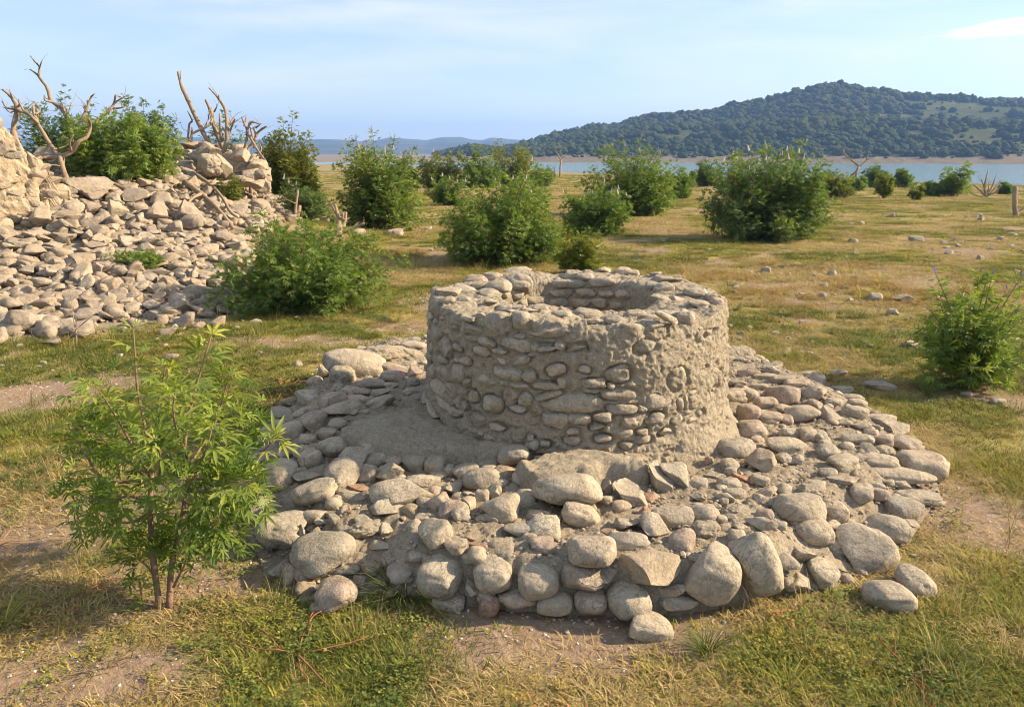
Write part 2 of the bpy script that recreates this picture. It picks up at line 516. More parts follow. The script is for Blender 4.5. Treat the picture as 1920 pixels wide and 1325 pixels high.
# stone platform round the well, outline measured on the ground
WX, WY = 0.36, 4.45
_pp = [(450, 985), (495, 1080), (590, 1145), (700, 1115), (800, 1122), (950, 1147), (1100, 1152), (1220, 1160), (1330, 1142), (1460, 1115),
       (1560, 1105), (1650, 1060), (1715, 1000), (1765, 925), (1740, 850), (1690, 800), (1600, 742), (1500, 702), (1410, 668),
       (1200, 645), (900, 640), (760, 645), (680, 650), (595, 705), (515, 775), (470, 850), (440, 920)]
PLAT = [tuple(plane_hit(a, b, 0.0)[0][:2]) for a, b in _pp]
def plat_z(x, y):
    x = np.asarray(x, float); y = np.asarray(y, float)
    e = sdf_poly(x, y, PLAT)
    ang = np.degrees(np.arctan2(x - WX, -(y - WY)))
    front = sstep(-32, -22, ang) * (1 - sstep(20, 32, ang))
    wdt = .42 - .34 * front
    z = .145 * sstep(0, 1, np.clip(e / wdt, 0, 1)) + .04 * front
    z = z + .018 * n2(x.ravel(), y.ravel(), 5.0, 21, 3).reshape(x.shape) * np.clip(e / .2, 0, 1)
    return np.where(e > 0, z, -.12)
def surf_z(x, y):
    return np.maximum(ground_z(x, y), plat_z(x, y))

RUB = [(-6.4, 5.9), (-4.75, 6.75), (-4.0, 7.35), (-3.1, 7.85), (-2.95, 8.6), (-3.35, 9.9), (-3.9, 11.3), (-4.2, 13.0), (-4.1, 15.0), (-4.3, 17.0),
       (-7.0, 17.6), (-9.5, 16.0), (-10.0, 12.0), (-8.5, 8.0)]
def bare_mask(x, y):
    b = n2(x, y, .9, 41, 4)
    m = .9 * sstep(.15, .38, b)
    # trodden soil beside the platform and below its front wall
    for (px, py, rr) in ((1820, 960, .42), (1900, 985, .4), (430, 1060, .33), (900, 1190, .30), (1290, 1180, .22), (60, 745, .5), (1080, 1200, .25), (90, 1290, .28), (250, 1270, .2), (190, 720, .35)):
        c, _ = plane_hit(px, py, 0)
        m = np.maximum(m, sstep(1.25, .55, np.hypot(x - c[0], y - c[1]) / rr + .25 * n2(x, y, 4, 8, 2)))
    return m

def build_ground():
    na = 560
    rad = np.concatenate([np.linspace(.0, 9, 150)[1:], np.geomspace(9.06, 60, 110)[1:], np.geomspace(60.5, 4400, 70)])
    # finer towards the view
    u = np.linspace(-1, 1, na, endpoint=False)
    az = np.pi * (0.35 * u + .65 * u ** 3)
    A, Rr = np.meshgrid(az, rad, indexing='ij')
    x = (Rr * np.sin(A)).ravel(); y = (Rr * np.cos(A)).ravel()
    z = ground_z(x, y)
    near = np.hypot(x, y) < 70
    bare = np.zeros(len(x)); bare[near] = bare_mask(x[near], y[near])
    bare[~near] = .3
    e = sdf_poly(x, y, RUB)
    rub = sstep(-.5, .2, e + .3 * n2(x, y, 1.2, 4, 2))
    sand = np.maximum(sstep(1.0, .0, np.abs(z - LAKE)) * (y > 40), (y > 300) * 1.0)
    q = grid_quads(na, len(rad), wrap=True)
    V = np.stack([x, y, z], 1)
    # centre cap
    V = np.vstack([V, [[0, 0, 0]]])
    i = np.arange(na); nr = len(rad)
    tri = np.stack([np.full(na, len(V) - 1), i * nr, ((i + 1) % na) * nr], 1)[:, ::-1]
    at = {'bare': np.append(bare, 0), 'rub': np.append(rub, 0), 'sand': np.append(sand, 0)}
    me = mesh_np('ground', V, tri, q[:, ::-1], M['ground'], True, at)
    return tag(add('ground', me), kind='structure')
ground = build_ground()

me = mesh_np('lake', [(-3000, 50, LAKE), (3000, 50, LAKE), (3000, 395, LAKE), (-3000, 395, LAKE)], quads=[(0, 1, 2, 3)], mat=M['water'])
tag(add('lake', me), kind='structure')

# hills: skyline (pixel x, pixel y) read as elevation over azimuth
def build_hill(name, sky, d0, d1, d2, mat, na, nd, amp, seed, gully=0.10, zb=-4.0):
    pxs = np.array([a for a, b in sky], float); pys = np.array([b for a, b in sky], float)
    azs, els = [], []
    for a, b in zip(pxs, pys):
        d = ray(a, b); azs.append(math.atan2(d[0], d[1])); els.append(d[2] / math.hypot(d[0], d[1]))
    az = np.linspace(azs[0], azs[-1], na)
    el = np.interp(az, azs, els)
    ds = np.concatenate([np.linspace(d0, d1, nd), np.linspace(d1, d2, nd // 2)[1:]])
    A, D = np.meshgrid(az, ds, indexing='ij')
    zr = CAMZ + el[:, None] * d1
    s = np.clip((D - d0) / (d1 - d0), 0, 1)
    ramp = .10 * np.clip(s * 14, 0, 1) * 0 + s ** .88 * (1.0 - .10 * np.sin(s * 9.5 + 4 * A))
    ramp = ramp / (1.0 - .10 * np.sin(9.5 + 4 * A))
    down = sstep(d2 * 1.0, d1, D)
    x = D * np.sin(A); y = D * np.cos(A)
    nz = fbm(np.stack([x.ravel() * amp, y.ravel() * amp, np.zeros(x.size)], 1), 4, seed).reshape(x.shape)
    z = zb + (zr - zb) * np.where(D <= d1, ramp, down) * (1 + gully * nz * np.sin(np.pi * np.clip(s, 0, 1)) ** .7)
    me = mesh_np(name, np.stack([x, y, z], -1).reshape(-1, 3), quads=grid_quads(na, len(ds))[:, ::-1], mat=mat)
    o = tag(add(name, me), kind='structure')
    return o, (az, ds, z)

HSKY = [(785, 300), (800, 296), (830, 286), (860, 279), (885, 273), (910, 277), (930, 281), (950, 277), (975, 272), (1000, 268), (1020, 262), (1045, 254), (1080, 248),
        (1110, 241), (1160, 235), (1200, 223), (1270, 215), (1335, 213), (1372, 200), (1425, 195), (1470, 184), (1500, 174), (1540, 164), (1570, 162),
        (1605, 165), (1650, 174), (1700, 183), (1785, 187), (1850, 193), (1920, 198), (2050, 205), (2250, 240), (2500, 262), (2800, 288)]
hill, (h_az, h_ds, h_z) = build_hill('hill', HSKY, 388, 720, 1100, M['hill'], 420, 90, .011, 3, .13)
FSKY = [(-900, 285), (-500, 262), (-200, 256), (100, 262), (300, 255), (450, 262), (560, 264), (600, 261), (640, 262), (690, 266), (730, 258), (770, 261), (800, 263), (830, 257), (865, 257),
        (885, 262), (905, 263), (920, 258), (945, 260), (965, 262), (990, 263), (1010, 260), (1050, 264), (1200, 262), (1500, 258), (1900, 255), (2300, 262), (2900, 285)]
build_hill('far_hills', FSKY, 1700, 2700, 3400, M['far'], 500, 60, .004, 8, .25)

def hill_z(az, d):
    i = np.clip(np.searchsorted(h_az, az) - 1, 0, len(h_az) - 2)
    j = np.clip(np.searchsorted(h_ds, d) - 1, 0, len(h_ds) - 2)
    fa = (az - h_az[i]) / (h_az[i + 1] - h_az[i]); fd = (d - h_ds[j]) / (h_ds[j + 1] - h_ds[j])
    return (h_z[i, j] * (1 - fa) * (1 - fd) + h_z[i + 1, j] * fa * (1 - fd) + h_z[i, j + 1] * (1 - fa) * fd + h_z[i + 1, j + 1] * fa * fd)

# ------------------------------------------------------------------ scatter (geometry nodes), only for uncountable stuff
def scatter(name, pts, rotz, scl, idx, protos, tint, parent=None, tilt=None):
    col = bpy.data.collections.new(name + '_kinds')
    for i, me in enumerate(protos):
        o = bpy.data.objects.new('%s_kind_%02d' % (name, i), me)
        col.objects.link(o)
    me = bpy.data.meshes.new(name)
    me.vertices.add(len(pts)); me.vertices.foreach_set('co', np.asarray(pts, np.float32).ravel())
    rot = np.zeros((len(pts), 3), np.float32); rot[:, 2] = rotz
    if tilt is not None: rot[:, :2] = tilt
    a = me.attributes.new('rot', 'FLOAT_VECTOR', 'POINT'); a.data.foreach_set('vector', rot.ravel())
    sc = np.asarray(scl, np.float32)
    if sc.ndim == 1: sc = np.repeat(sc[:, None], 3, 1)
    a = me.attributes.new('scl', 'FLOAT_VECTOR', 'POINT'); a.data.foreach_set('vector', sc.ravel())
    a = me.attributes.new('idx', 'INT', 'POINT'); a.data.foreach_set('value', np.asarray(idx, np.int32))
    a = me.attributes.new('tint', 'FLOAT', 'POINT'); a.data.foreach_set('value', np.asarray(tint, np.float32))
    o = add(name, me, parent)
    ng = bpy.data.node_groups.new(name + '_nodes', 'GeometryNodeTree')
    ng.interface.new_socket('Geometry', in_out='INPUT', socket_type='NodeSocketGeometry')
    ng.interface.new_socket('Geometry', in_out='OUTPUT', socket_type='NodeSocketGeometry')
    gi = ng.nodes.new('NodeGroupInput'); go = ng.nodes.new('NodeGroupOutput')
    ip = ng.nodes.new('GeometryNodeInstanceOnPoints')
    ci = ng.nodes.new('GeometryNodeCollectionInfo')
    ci.inputs['Collection'].default_value = col
    ci.inputs['Separate Children'].default_value = True
    ci.inputs['Reset Children'].default_value = True
    def na(nm, dt):
        x = ng.nodes.new('GeometryNodeInputNamedAttribute'); x.data_type = dt; x.inputs['Name'].default_value = nm
        return [s for s in x.outputs if s.enabled and s.name == 'Attribute'][0]
    lk = ng.links.new
    m2p = ng.nodes.new('GeometryNodeMeshToPoints')
    lk(gi.outputs[0], m2p.inputs['Mesh'])
    lk(m2p.outputs[0], ip.inputs['Points'])
    lk(ci.outputs[0], ip.inputs['Instance'])
    ip.inputs['Pick Instance'].default_value = True
    lk(na('idx', 'INT'), ip.inputs['Instance Index'])
    e2r = ng.nodes.new('FunctionNodeEulerToRotation')
    lk(na('rot', 'FLOAT_VECTOR'), e2r.inputs[0]); lk(e2r.outputs[0], ip.inputs['Rotation'])
    lk(na('scl', 'FLOAT_VECTOR'), ip.inputs['Scale'])
    lk(ip.outputs[0], go.inputs[0])
    md = o.modifiers.new('scatter', 'NODES'); md.node_group = ng
    o['kind'] = 'stuff'
    return o

# ------------------------------------------------------------------ rock shapes (half extents about 1)
def ico(sub):
    bm = bmesh.new(); bmesh.ops.create_icosphere(bm, subdivisions=sub, radius=1.0)
    v = np.array([a.co[:] for a in bm.verts]); f = np.array([[b.index for b in a.verts] for a in bm.faces]); bm.free()
    return v, f
_ICO = {s: ico(s) for s in (2, 3, 4, 5)}

def cobble_shape(seed, sub=4, e=.8, lump=.13, fine=.03):
    v, f = _ICO[sub]
    r = np.random.default_rng(seed)
    p = np.sign(v) * np.abs(v) ** e
    p = p / np.maximum(1e-9, (np.abs(p) ** 2.6).sum(1) ** (1 / 2.6))[:, None]
    p = p * (1 + lump * vnoise(v * 1.15 + seed * 3.1, seed)[:, None] * 1.3 + lump * .5 * vnoise(v * 2.3 + seed, seed + 5)[:, None])
    for _ in range(2):                                   # worn flats
        n = r.normal(size=3); n /= np.linalg.norm(n); d = r.uniform(.66, .85)
        ex = np.maximum(0, p @ n - d); p = p - .8 * ex[:, None] * n
    p = p * (1 + fine * fbm(v * 6 + seed, 3, seed + 9)[:, None])
    p -= (p.max(0) + p.min(0)) / 2
    return p / np.abs(p).max(0), f

def angular_shape(seed, sub=4, cuts=15, fine=.035):
    v, f = _ICO[sub]
    r = np.random.default_rng(seed + 500)
    p = v * 1.05
    for _ in range(cuts):
        n = r.normal(size=3); n /= np.linalg.norm(n); d = r.uniform(.40, .74)
        ex = np.maximum(0, p @ n - d); p = p - .985 * ex[:, None] * n
    p = p * (1 + fine * 1.4 * fbm(v * 3.2 + seed, 4, seed)[:, None])
    p -= (p.max(0) + p.min(0)) / 2
    return p / np.abs(p).max(0), f

def lump_shape(seed, sub=5):
    v, f = _ICO[sub]
    p = v * (1 + .24 * fbm(v * 1.6 + seed, 3, seed)[:, None] + .12 * fbm(v * 6 + seed, 4, seed + 4, .65)[:, None])
    p -= (p.max(0) + p.min(0)) / 2
    return p / np.abs(p).max(0), f

def shard_shape(seed):
    r = np.random.default_rng(seed + 900)
    n = 6
    a = np.sort(r.uniform(0, 2 * np.pi, n) * .3 + np.arange(n) * 2 * np.pi / n)
    rr = r.uniform(.75, 1.1, n)
    bm = bmesh.new()
    bot = [bm.verts.new((math.cos(t) * q, math.sin(t) * q, -1)) for t, q in zip(a, rr)]
    top = [bm.verts.new((math.cos(t) * q * .93, math.sin(t) * q * .93, 1 + r.uniform(-.2, .2))) for t, q in zip(a, rr)]
    bm.faces.new(bot[::-1]); bm.faces.new(top)
    for i in range(n): bm.faces.new((bot[i], bot[(i + 1) % n], top[(i + 1) % n], top[i]))
    bmesh.ops.bevel(bm, geom=bm.edges[:], offset=.09, segments=2, affect='EDGES', profile=.6)
    bmesh.ops.triangulate(bm, faces=bm.faces[:])
    v = np.array([q.co[:] for q in bm.verts]); f = np.array([[b.index for b in q.verts] for q in bm.faces]); bm.free()
    return v / np.abs(v).max(0), f

SHAPES = {'c': [cobble_shape(i, 4, [.8, .7, .9, .62][i % 4]) for i in range(16)],
          'b': [cobble_shape(40 + i, 4, .52, .10) for i in range(5)],
          'a': [angular_shape(i) for i in range(12)],
          'm': [lump_shape(i) for i in range(6)],
          't': [shard_shape(i) for i in range(5)]}
_MC = {}
def rock_mesh(kind, i, mat):
    sh = SHAPES[kind]; i %= len(sh)
    if (kind, i, mat) not in _MC:
        v, f = sh[i]
        _MC[(kind, i, mat)] = mesh_np('stone_shape', v, f, mat=M[mat], smooth=(kind != 't'))
    return _MC[(kind, i, mat)]

def rock(parent, loc, half, rot, kind='c', mat='stone', name='stone'):
    me = rock_mesh(kind, int(rng.integers(0, 64)), mat)
    if isinstance(rot, Matrix):
        rot = rot.to_euler()
    return add(name, me, parent, Vector([float(v) for v in loc]), rot, half)

def parse(st):
    """flag letters: a angular, m mortar lump, b blocky, t tile, p pink, n tan, r red brick"""
    kind = 'c'; mat = 'stone'
    if not st and rng.random() < .22: kind = 'a'
    for ch in st:
        if ch in 'ambt': kind = ch
        if ch == 'm': mat = 'mortar'
        if ch == 'p': mat = 'pink'
        if ch == 'n': mat = 'tan'
        if ch == 'r': mat = 'brick'
    return kind, mat

# ------------------------------------------------------------------ the well
WZ0, RIM = 0.10, 0.865
RO, RI = 0.825, 0.455
def r_out(z): return RO + .045 * (1 - np.clip((z - .2) / .65, 0, 1))
well = empty('stone_well', (WX, WY, .2), 'round ruined well head of cobbles and crumbling lime mortar, open at the top', 'well')
def build_well_body():
    nth = 880
    th = np.arange(nth) * 2 * np.pi / nth
    prof = []
    for z in np.linspace(WZ0, RIM - .03, 130): prof.append((r_out(z), z, 1.0, 0.0))
    for a in np.linspace(0, np.pi / 2, 7)[1:]: prof.append((RO - .03 + .03 * math.cos(a), RIM - .03 + .03 * math.sin(a), math.cos(a), math.sin(a)))
    for r in np.linspace(RO - .04, RI + .02, 30): prof.append((r, RIM, 0.0, 1.0))
    for z in np.linspace(RIM - .02, .02, 60): prof.append((RI, z, -1.0, 0.0))
    pr = np.array(prof)
    T, K = np.meshgrid(th, np.arange(len(pr)), indexing='ij')
    r, z, nr, nz = [pr[K, i] for i in range(4)]
    ct, st = np.sin(T), -np.cos(T)                        # T=0 faces the camera, grows to +x
    P = np.stack([r * ct, r * st, z], -1).reshape(-1, 3)
    N = np.stack([nr * ct, nr * st, nz], -1).reshape(-1, 3)
    d = .009 * fbm(P * 6.5, 3, 1) + .012 * fbm(P * 21, 4, 2, .65) + .009 * fbm(P * 58, 3, 3, .65)
    pit = vnoise(P * 24, 6)
    d -= .05 * np.clip(pit - .62, 0, 1) + .03 * np.clip(vnoise(P * 46, 8) - .62, 0, 1)
    # eroded hollows near the foot, thick render on the flank towards the sun
    deg = np.degrees(T.ravel()); deg = np.where(deg > 180, deg - 360, deg)
    zz = z.ravel()
    outer = (N[:, 2] < .5) & (np.hypot(P[:, 0], P[:, 1]) > .7)
    flank = np.exp(-((deg - 62) / 34) ** 2)
    d += outer * (.022 * flank + .115 * flank * np.clip(1 - (zz - .12) / .17, 0, 1) ** 1.5)
    patch = np.exp(-((deg - 18) / 20) ** 2) * np.exp(-((zz - .68) / .15) ** 2)
    d += outer * .022 * patch
    thr = np.radians(deg)
    near1 = np.full(len(zz), 9.0)
    for (gt, gz, gw, gh, ga) in GROOVE:                   # mortar weathered back round each stone
        du = ((thr - gt + np.pi) % (2 * np.pi) - np.pi) * RO; dz_ = zz - gz
        m = outer & (np.abs(du) < gw * .9 + .05) & (np.abs(dz_) < gw * .6 + gh * .8 + .05)
        a1 = du[m] * math.cos(ga) - dz_[m] * math.sin(ga); b1 = du[m] * math.sin(ga) + dz_[m] * math.cos(ga)
        q = (np.hypot(a1 / (gw / 2), b1 / (gh / 2)) - 1) * min(gw, gh) / 2
        near1[m] = np.minimum(near1[m], q)
    fade = .45 + .55 * sstep(-.25, .25, fbm(P * 4.5, 2, 77))
    d -= outer * fade * .034 * np.exp(-(np.clip(near1 - .001, -.02, 9) / .009) ** 2)
    top = N[:, 2] > .5
    lift = .030 * vnoise(np.stack([ct.ravel() * 2.6, st.ravel() * 2.6, np.zeros(len(zz))], 1), 31)
    P = P + N * d[:, None]
    P[:, 2] += lift * np.clip((zz - .55) / .3, 0, 1)
    P[:, 2] += np.where(top, .014 * fbm(P * 13, 3, 14), 0)
    me = mesh_np('mortar_body', P, quads=grid_quads(nth, len(pr), True), mat=M['mortar'])
    add('mortar_body', me, well, (WX, WY, 0))
def rim_lift(th):
    v = vnoise(np.array([[math.sin(th) * 2.6, -math.cos(th) * 2.6, 0]]), 31)[0]
    return .030 * v

def well_stone(th, z, w, h, tilt, kind='c', mat='stone', prot=None, inner=False):
    """w, h full sizes along the tangent and the height; th=0 faces the camera"""
    s = .5 * min(w, h) + .012
    prot = rng.uniform(.012, .034) if prot is None else prot
    if inner:
        rr = RI - prot + s; nrm = Vector((-math.sin(th), math.cos(th), 0))
    else:
        rr = float(r_out(z)) + prot - s; nrm = Vector((math.sin(th), -math.cos(th), 0))
    loc = Vector((WX + rr * math.sin(th), WY - rr * math.cos(th), z))
    tan = Vector((0, 0, 1)).cross(nrm)
    m = Matrix((tan, -nrm, Vector((0, 0, 1)))).transposed()   # columns: tangent, inward, up
    m = m @ Matrix.Rotation(R(tilt), 3, 'Y')
    rock(well, loc, (w / 2 * 1.06, s, h / 2 * 1.08), m, kind, mat)

FACE = """345,408,130,65,0 490,395,130,135,0,b 800,425,245,115,-3 630,375,110,100,0 630,455,60,30,10 440,492,100,55,15 610,503,170,70,5
410,535,90,50,5 790,525,110,28,-10 535,592,50,42,0 645,592,100,50,-15 565,662,165,75,5 430,700,155,120,5 845,650,110,70,-10 690,680,85,75,0
640,730,115,30,0 790,733,150,38,0 545,720,80,40,-15 1060,717,130,50,-2,b 1050,762,110,32,3 1200,668,160,105,-8 585,800,100,130,20 670,815,80,100,10
940,828,330,115,3 800,785,150,40,-20 1205,780,200,70,3 1410,815,205,100,0,b 1222,862,165,55,5 840,920,145,90,8 975,915,135,60,0 1110,903,105,50,0
1255,940,105,75,0 1080,960,80,45,0 1400,910,110,60,0 480,840,110,110,10 405,922,95,85,10 270,873,75,50,0 212,828,95,70,20 150,860,110,50,10
120,800,85,45,5 200,520,100,120,0 190,640,70,90,0 280,660,70,100,0,b 180,740,90,80,0 250,760,60,90,0 375,790,60,70,0 320,590,60,50,0 190,580,60,40,0
1290,420,120,70,15 1430,420,140,100,-5 1360,505,130,75,-15 1490,350,150,35,25 1530,690,120,150,-20 1720,480,60,60,0 1545,835,40,80,-10
1575,825,32,90,-5 1460,985,80,45,-10,a 1690,800,80,110,0 1520,920,70,60,0 1760,690,40,110,0 320,360,80,36,0 360,465,70,30,0 520,540,90,26,3 700,560,60,24,0
960,520,110,36,-8,a 330,720,50,60,0 1330,985,70,40,0 940,985,70,40,0 520,960,80,40,0 330,840,50,50,0 740,870,60,70,-40 1330,860,60,40,30 1110,730,30,30,0
150,430,80,70,0 140,640,50,80,0 720,520,50,40,10 1160,735,50,34,20 880,720,60,60,0 1010,640,70,40,0"""
def cyl_hit(px, py, rad, far=False):
    d = ray(px, py)
    a = d[0] ** 2 + d[1] ** 2; b = -2 * (d[0] * WX + d[1] * WY); c = WX ** 2 + WY ** 2 - rad ** 2
    q = b * b - 4 * a * c
    if q <= 0:
        t = -b / (2 * a)
    else:
        t = (-b + (1 if far else -1) * math.sqrt(q)) / (2 * a)
    return np.array([0, 0, CAMZ]) + d * t, t
placed = []
GROOVE = []
for rec in FACE.split():
    f = rec.split(',')
    u, v, w, h, tl = [float(q) for q in f[:5]]
    kind, mat = parse(f[5] if len(f) > 5 else '')
    px, py = 760 + u / 3, 480 + v / 3
    p, t = cyl_hit(px, py, RO + .03)
    th = math.atan2(p[0] - WX, -(p[1] - WY))
    cosv = max(.45, math.cos(th - math.atan2(WX, WY) * 0 - math.atan2(-p[0], p[1]) * 0))
    ww = w / 3 * t / FPX / cosv; hh = h / 3 * t / FPX / .97
    covered = (900 < u < 1340 and 340 < v < 640)
    well_stone(th, p[2], ww, hh, tl, kind, mat, prot=rng.uniform(.019, .034) if w > 100 else rng.uniform(.014, .026))
    placed.append((th, p[2], max(ww, hh * 1.0) / 2 * .8))
    if rng.random() < .8: GROOVE.append((th, p[2], ww, hh, R(tl)))
# the flanks and back, laid in loose courses; small fillers in front
nfill = 0
for trial in range(5000):
    th = rng.uniform(-math.pi, math.pi); z = rng.uniform(.2, .82)
    front = -1.3 < th < 1.25
    w = rng.uniform(.035, .085) if front else rng.uniform(.08, .19)
    h = w * rng.uniform(.4, .75)
    if front and (0 < th < .42 and z > .55): continue
    if any(abs((th - a + math.pi) % (2 * math.pi) - math.pi) * RO < (w / 2 + r) * .92 and abs(z - b) < (h / 2 + r * .62) for a, b, r in placed): continue
    well_stone(th, z, w, h, rng.normal(0, 6), 'c', 'stone', prot=rng.uniform(.008, .026))
    placed.append((th, z, w / 2 * .9)); nfill += 1
    if not front or rng.random() < .6: GROOVE.append((th, z, w, h, 0.0))
    if nfill > 118: break
build_well_body()
INNER = """730,255,135,55,0 875,208,130,50,0 1010,208,120,55,0 1105,152,155,55,0 920,155,180,45,0 1130,215,90,40,8 1225,222,105,60,-8 860,257,110,48,4 980,263,125,50,0
1085,262,110,55,0 1190,280,90,48,0 795,292,130,35,0 905,298,80,30,0 635,220,110,50,-3 560,215,60,40,0 660,265,80,40,0"""
for rec in INNER.split():
    u, v, w, h, tl = [float(q) for q in rec.split(',')]
    p, t = cyl_hit(760 + u / 3, 480 + v / 3, RI, True)
    th = math.atan2(p[0] - WX, -(p[1] - WY))
    well_stone(th, p[2], w / 3 * t / FPX * 1.05, h / 3 * t / FPX * 1.08, -tl, 'c', 'stone', .03, True)
for kz in range(5, 8):                                   # lower inner courses
    n = 18
    for i in range(n):
        th = (i + .5 * (kz % 2)) * 2 * math.pi / n + rng.normal(0, .02)
        if kz > 5 and abs(abs(th) - math.pi) < 1.0: continue
        well_stone(th, .09 * kz + .02, .15, .075, rng.normal(0, 3), 'c', 'stone', .02, True)
RIMS = """1030,303,180,80,8 1290,312,110,52,0 240,215,150,80,5 330,180,130,70,8 230,262,100,55,0 420,310,110,55,0 470,212,110,48,5 340,118,130,66,0,p 450,103,110,54,0
525,165,150,84,-4 640,150,140,90,4 755,165,115,118,0,b 630,97,150,44,0 1120,88,100,48,0,a 1240,98,100,64,0,b 1320,93,70,38,0 1470,158,190,64,3 1450,190,110,64,-12
1640,210,150,60,4 1570,312,120,90,0 1640,335,100,100,0 1715,345,90,90,0 1745,262,80,80,0 560,330,120,50,6 690,330,110,50,-5 880,330,120,44,0 760,315,90,36,0
1380,330,110,44,0 1480,300,130,50,8 1370,230,120,44,10 1540,235,120,44,4 1340,185,80,40,0 920,128,130,40,-3,a 1010,135,110,44,0 560,270,100,44,0 480,262,90,44,0
330,250,80,40,0 180,205,80,60,-10 1170,345,110,50,5 1060,345,80,36,0 640,300,80,36,0 1650,270,120,44,5 420,160,90,46,0 1720,225,70,40,0 1410,120,70,40,0,a 1550,190,90,40,0"""
for rec in RIMS.split():
    f = rec.split(',')
    u, v, w, h, tl = [float(q) for q in f[:5]]
    kind, mat = parse(f[5] if len(f) > 5 else '')
    p, t = plane_hit(760 + u / 3, 480 + v / 3, RIM + .01)
    dx, dy = p[0] - WX, p[1] - WY
    rr = math.hypot(dx, dy); cl = min(max(rr, RI + .03), RO - .035)
    th = math.atan2(dx, -dy)
    ww = w / 3 * t / FPX; hh = h / 3 * t / FPX
    c_ = hh * .50
    loc = (WX + cl * math.sin(th), WY - cl * math.cos(th), RIM + rim_lift(th) + .012 - c_ * .22)
    rock(well, loc, (ww / 2 * 1.04, min(ww / 2, hh * .95), c_), Euler((rng.normal(0, .12), R(tl), rng.normal(0, .2))), kind, mat)

# ------------------------------------------------------------------ the stone platform
plat = empty('stone_platform', (WX, WY - .6, 0), 'low spreading platform of loose cobbles and broken mortar around the well foot', 'platform')
def build_bed():
    P = np.array(PLAT)
    x0, y0 = P.min(0) - .08; x1, y1 = P.max(0) + .08
    nx, ny = 360, 320
    X, Y = np.meshgrid(np.linspace(x0, x1, nx), np.linspace(y0, y1, ny), indexing='ij')
    Z = plat_z(X, Y)
    e = sdf_poly(X, Y, PLAT)
    pts = np.stack([X.ravel() * 14, Y.ravel() * 14, np.zeros(X.size)], 1)
    Z = Z + np.where(e > .04, .024 * fbm(pts, 5, 55, .65).reshape(X.shape) + .012 * fbm(pts * 4, 3, 56).reshape(X.shape), 0)
    q = grid_quads(nx, ny)
    keep = (e.ravel()[q] > -.06).any(1)
    me = mesh_np('mortar_bed', np.stack([X, Y, Z], -1).reshape(-1, 3), quads=q[keep], mat=M['bed'])
    add('mortar_bed', me, plat, (0, 0, 0))
build_bed()
def patch(parent, name, poly, top, thick, mat, seed, edge=.035, res=.012, amp=.02, hug=False):
    P = np.array(poly)
    x0, y0 = P.min(0) - .06; x1, y1 = P.max(0) + .06
    nx, ny = int((x1 - x0) / res), int((y1 - y0) / res)
    X, Y = np.meshgrid(np.linspace(x0, x1, nx), np.linspace(y0, y1, ny), indexing='ij')
    pts = np.stack([X.ravel(), Y.ravel(), np.zeros(X.size)], 1)
    e = sdf_poly(X, Y, poly) + .05 * fbm(pts * 7, 4, seed).reshape(X.shape)
    Z = top - thick * (1 - sstep(-edge, edge, e)) + amp * fbm(pts * 9, 5, seed + 2, .6).reshape(X.shape) * sstep(-edge, edge, e) + .007 * fbm(pts * 45, 3, seed + 3).reshape(X.shape)
    if hug: Z = Z - top + plat_z(X, Y)
    q = grid_quads(nx, ny); keep = (e.ravel()[q] > -edge * 1.05).any(1)
    me = mesh_np(name, np.stack([X, Y, Z], -1).reshape(-1, 3), quads=q[keep], mat=mat)
    return add(name, me, parent, (0, 0, 0))
def polyz(pts, z): return [tuple(plane_hit(a, b, z)[0][:2]) for a, b in pts]
patch(plat, 'mortar_slab', polyz([(622, 812), (690, 778), (790, 762), (900, 775), (1060, 800), (1240, 812), (1250, 838), (1130, 842), (1010, 838), (900, 842), (800, 838), (700, 826)], .245), .245, .12, M['mortar'], 70, amp=.034)
patch(plat, 'mortar_slab', polyz([(968, 862), (1000, 845), (1100, 838), (1200, 850), (1215, 868), (1130, 870), (1110, 880), (1010, 886), (985, 880)], .275), .275, .16, M['mortar'], 73, amp=.03)
patch(plat, 'mortar_slab', polyz([(1270, 880), (1350, 860), (1460, 890), (1560, 925), (1590, 960), (1500, 985), (1400, 1000), (1330, 1010), (1290, 985), (1370, 960), (1330, 930)], .245), .245, .09, M['mortar'], 76, amp=.03, edge=.06, hug=True)
patch(plat, 'mortar_slab', polyz([(640, 985), (720, 960), (800, 975), (840, 1015), (770, 1050), (690, 1050), (640, 1020)], .15), .15, .08, M['mortar'], 79, amp=.03, edge=.06, hug=True)
patch(plat, 'mortar_slab', polyz([(880, 990), (950, 975), (1060, 985), (1180, 1000), (1300, 985), (1340, 1005), (1240, 1025), (1060, 1030), (920, 1025)], .24), .25, .08, M['mortar'], 82, amp=.03, edge=.06, hug=True)

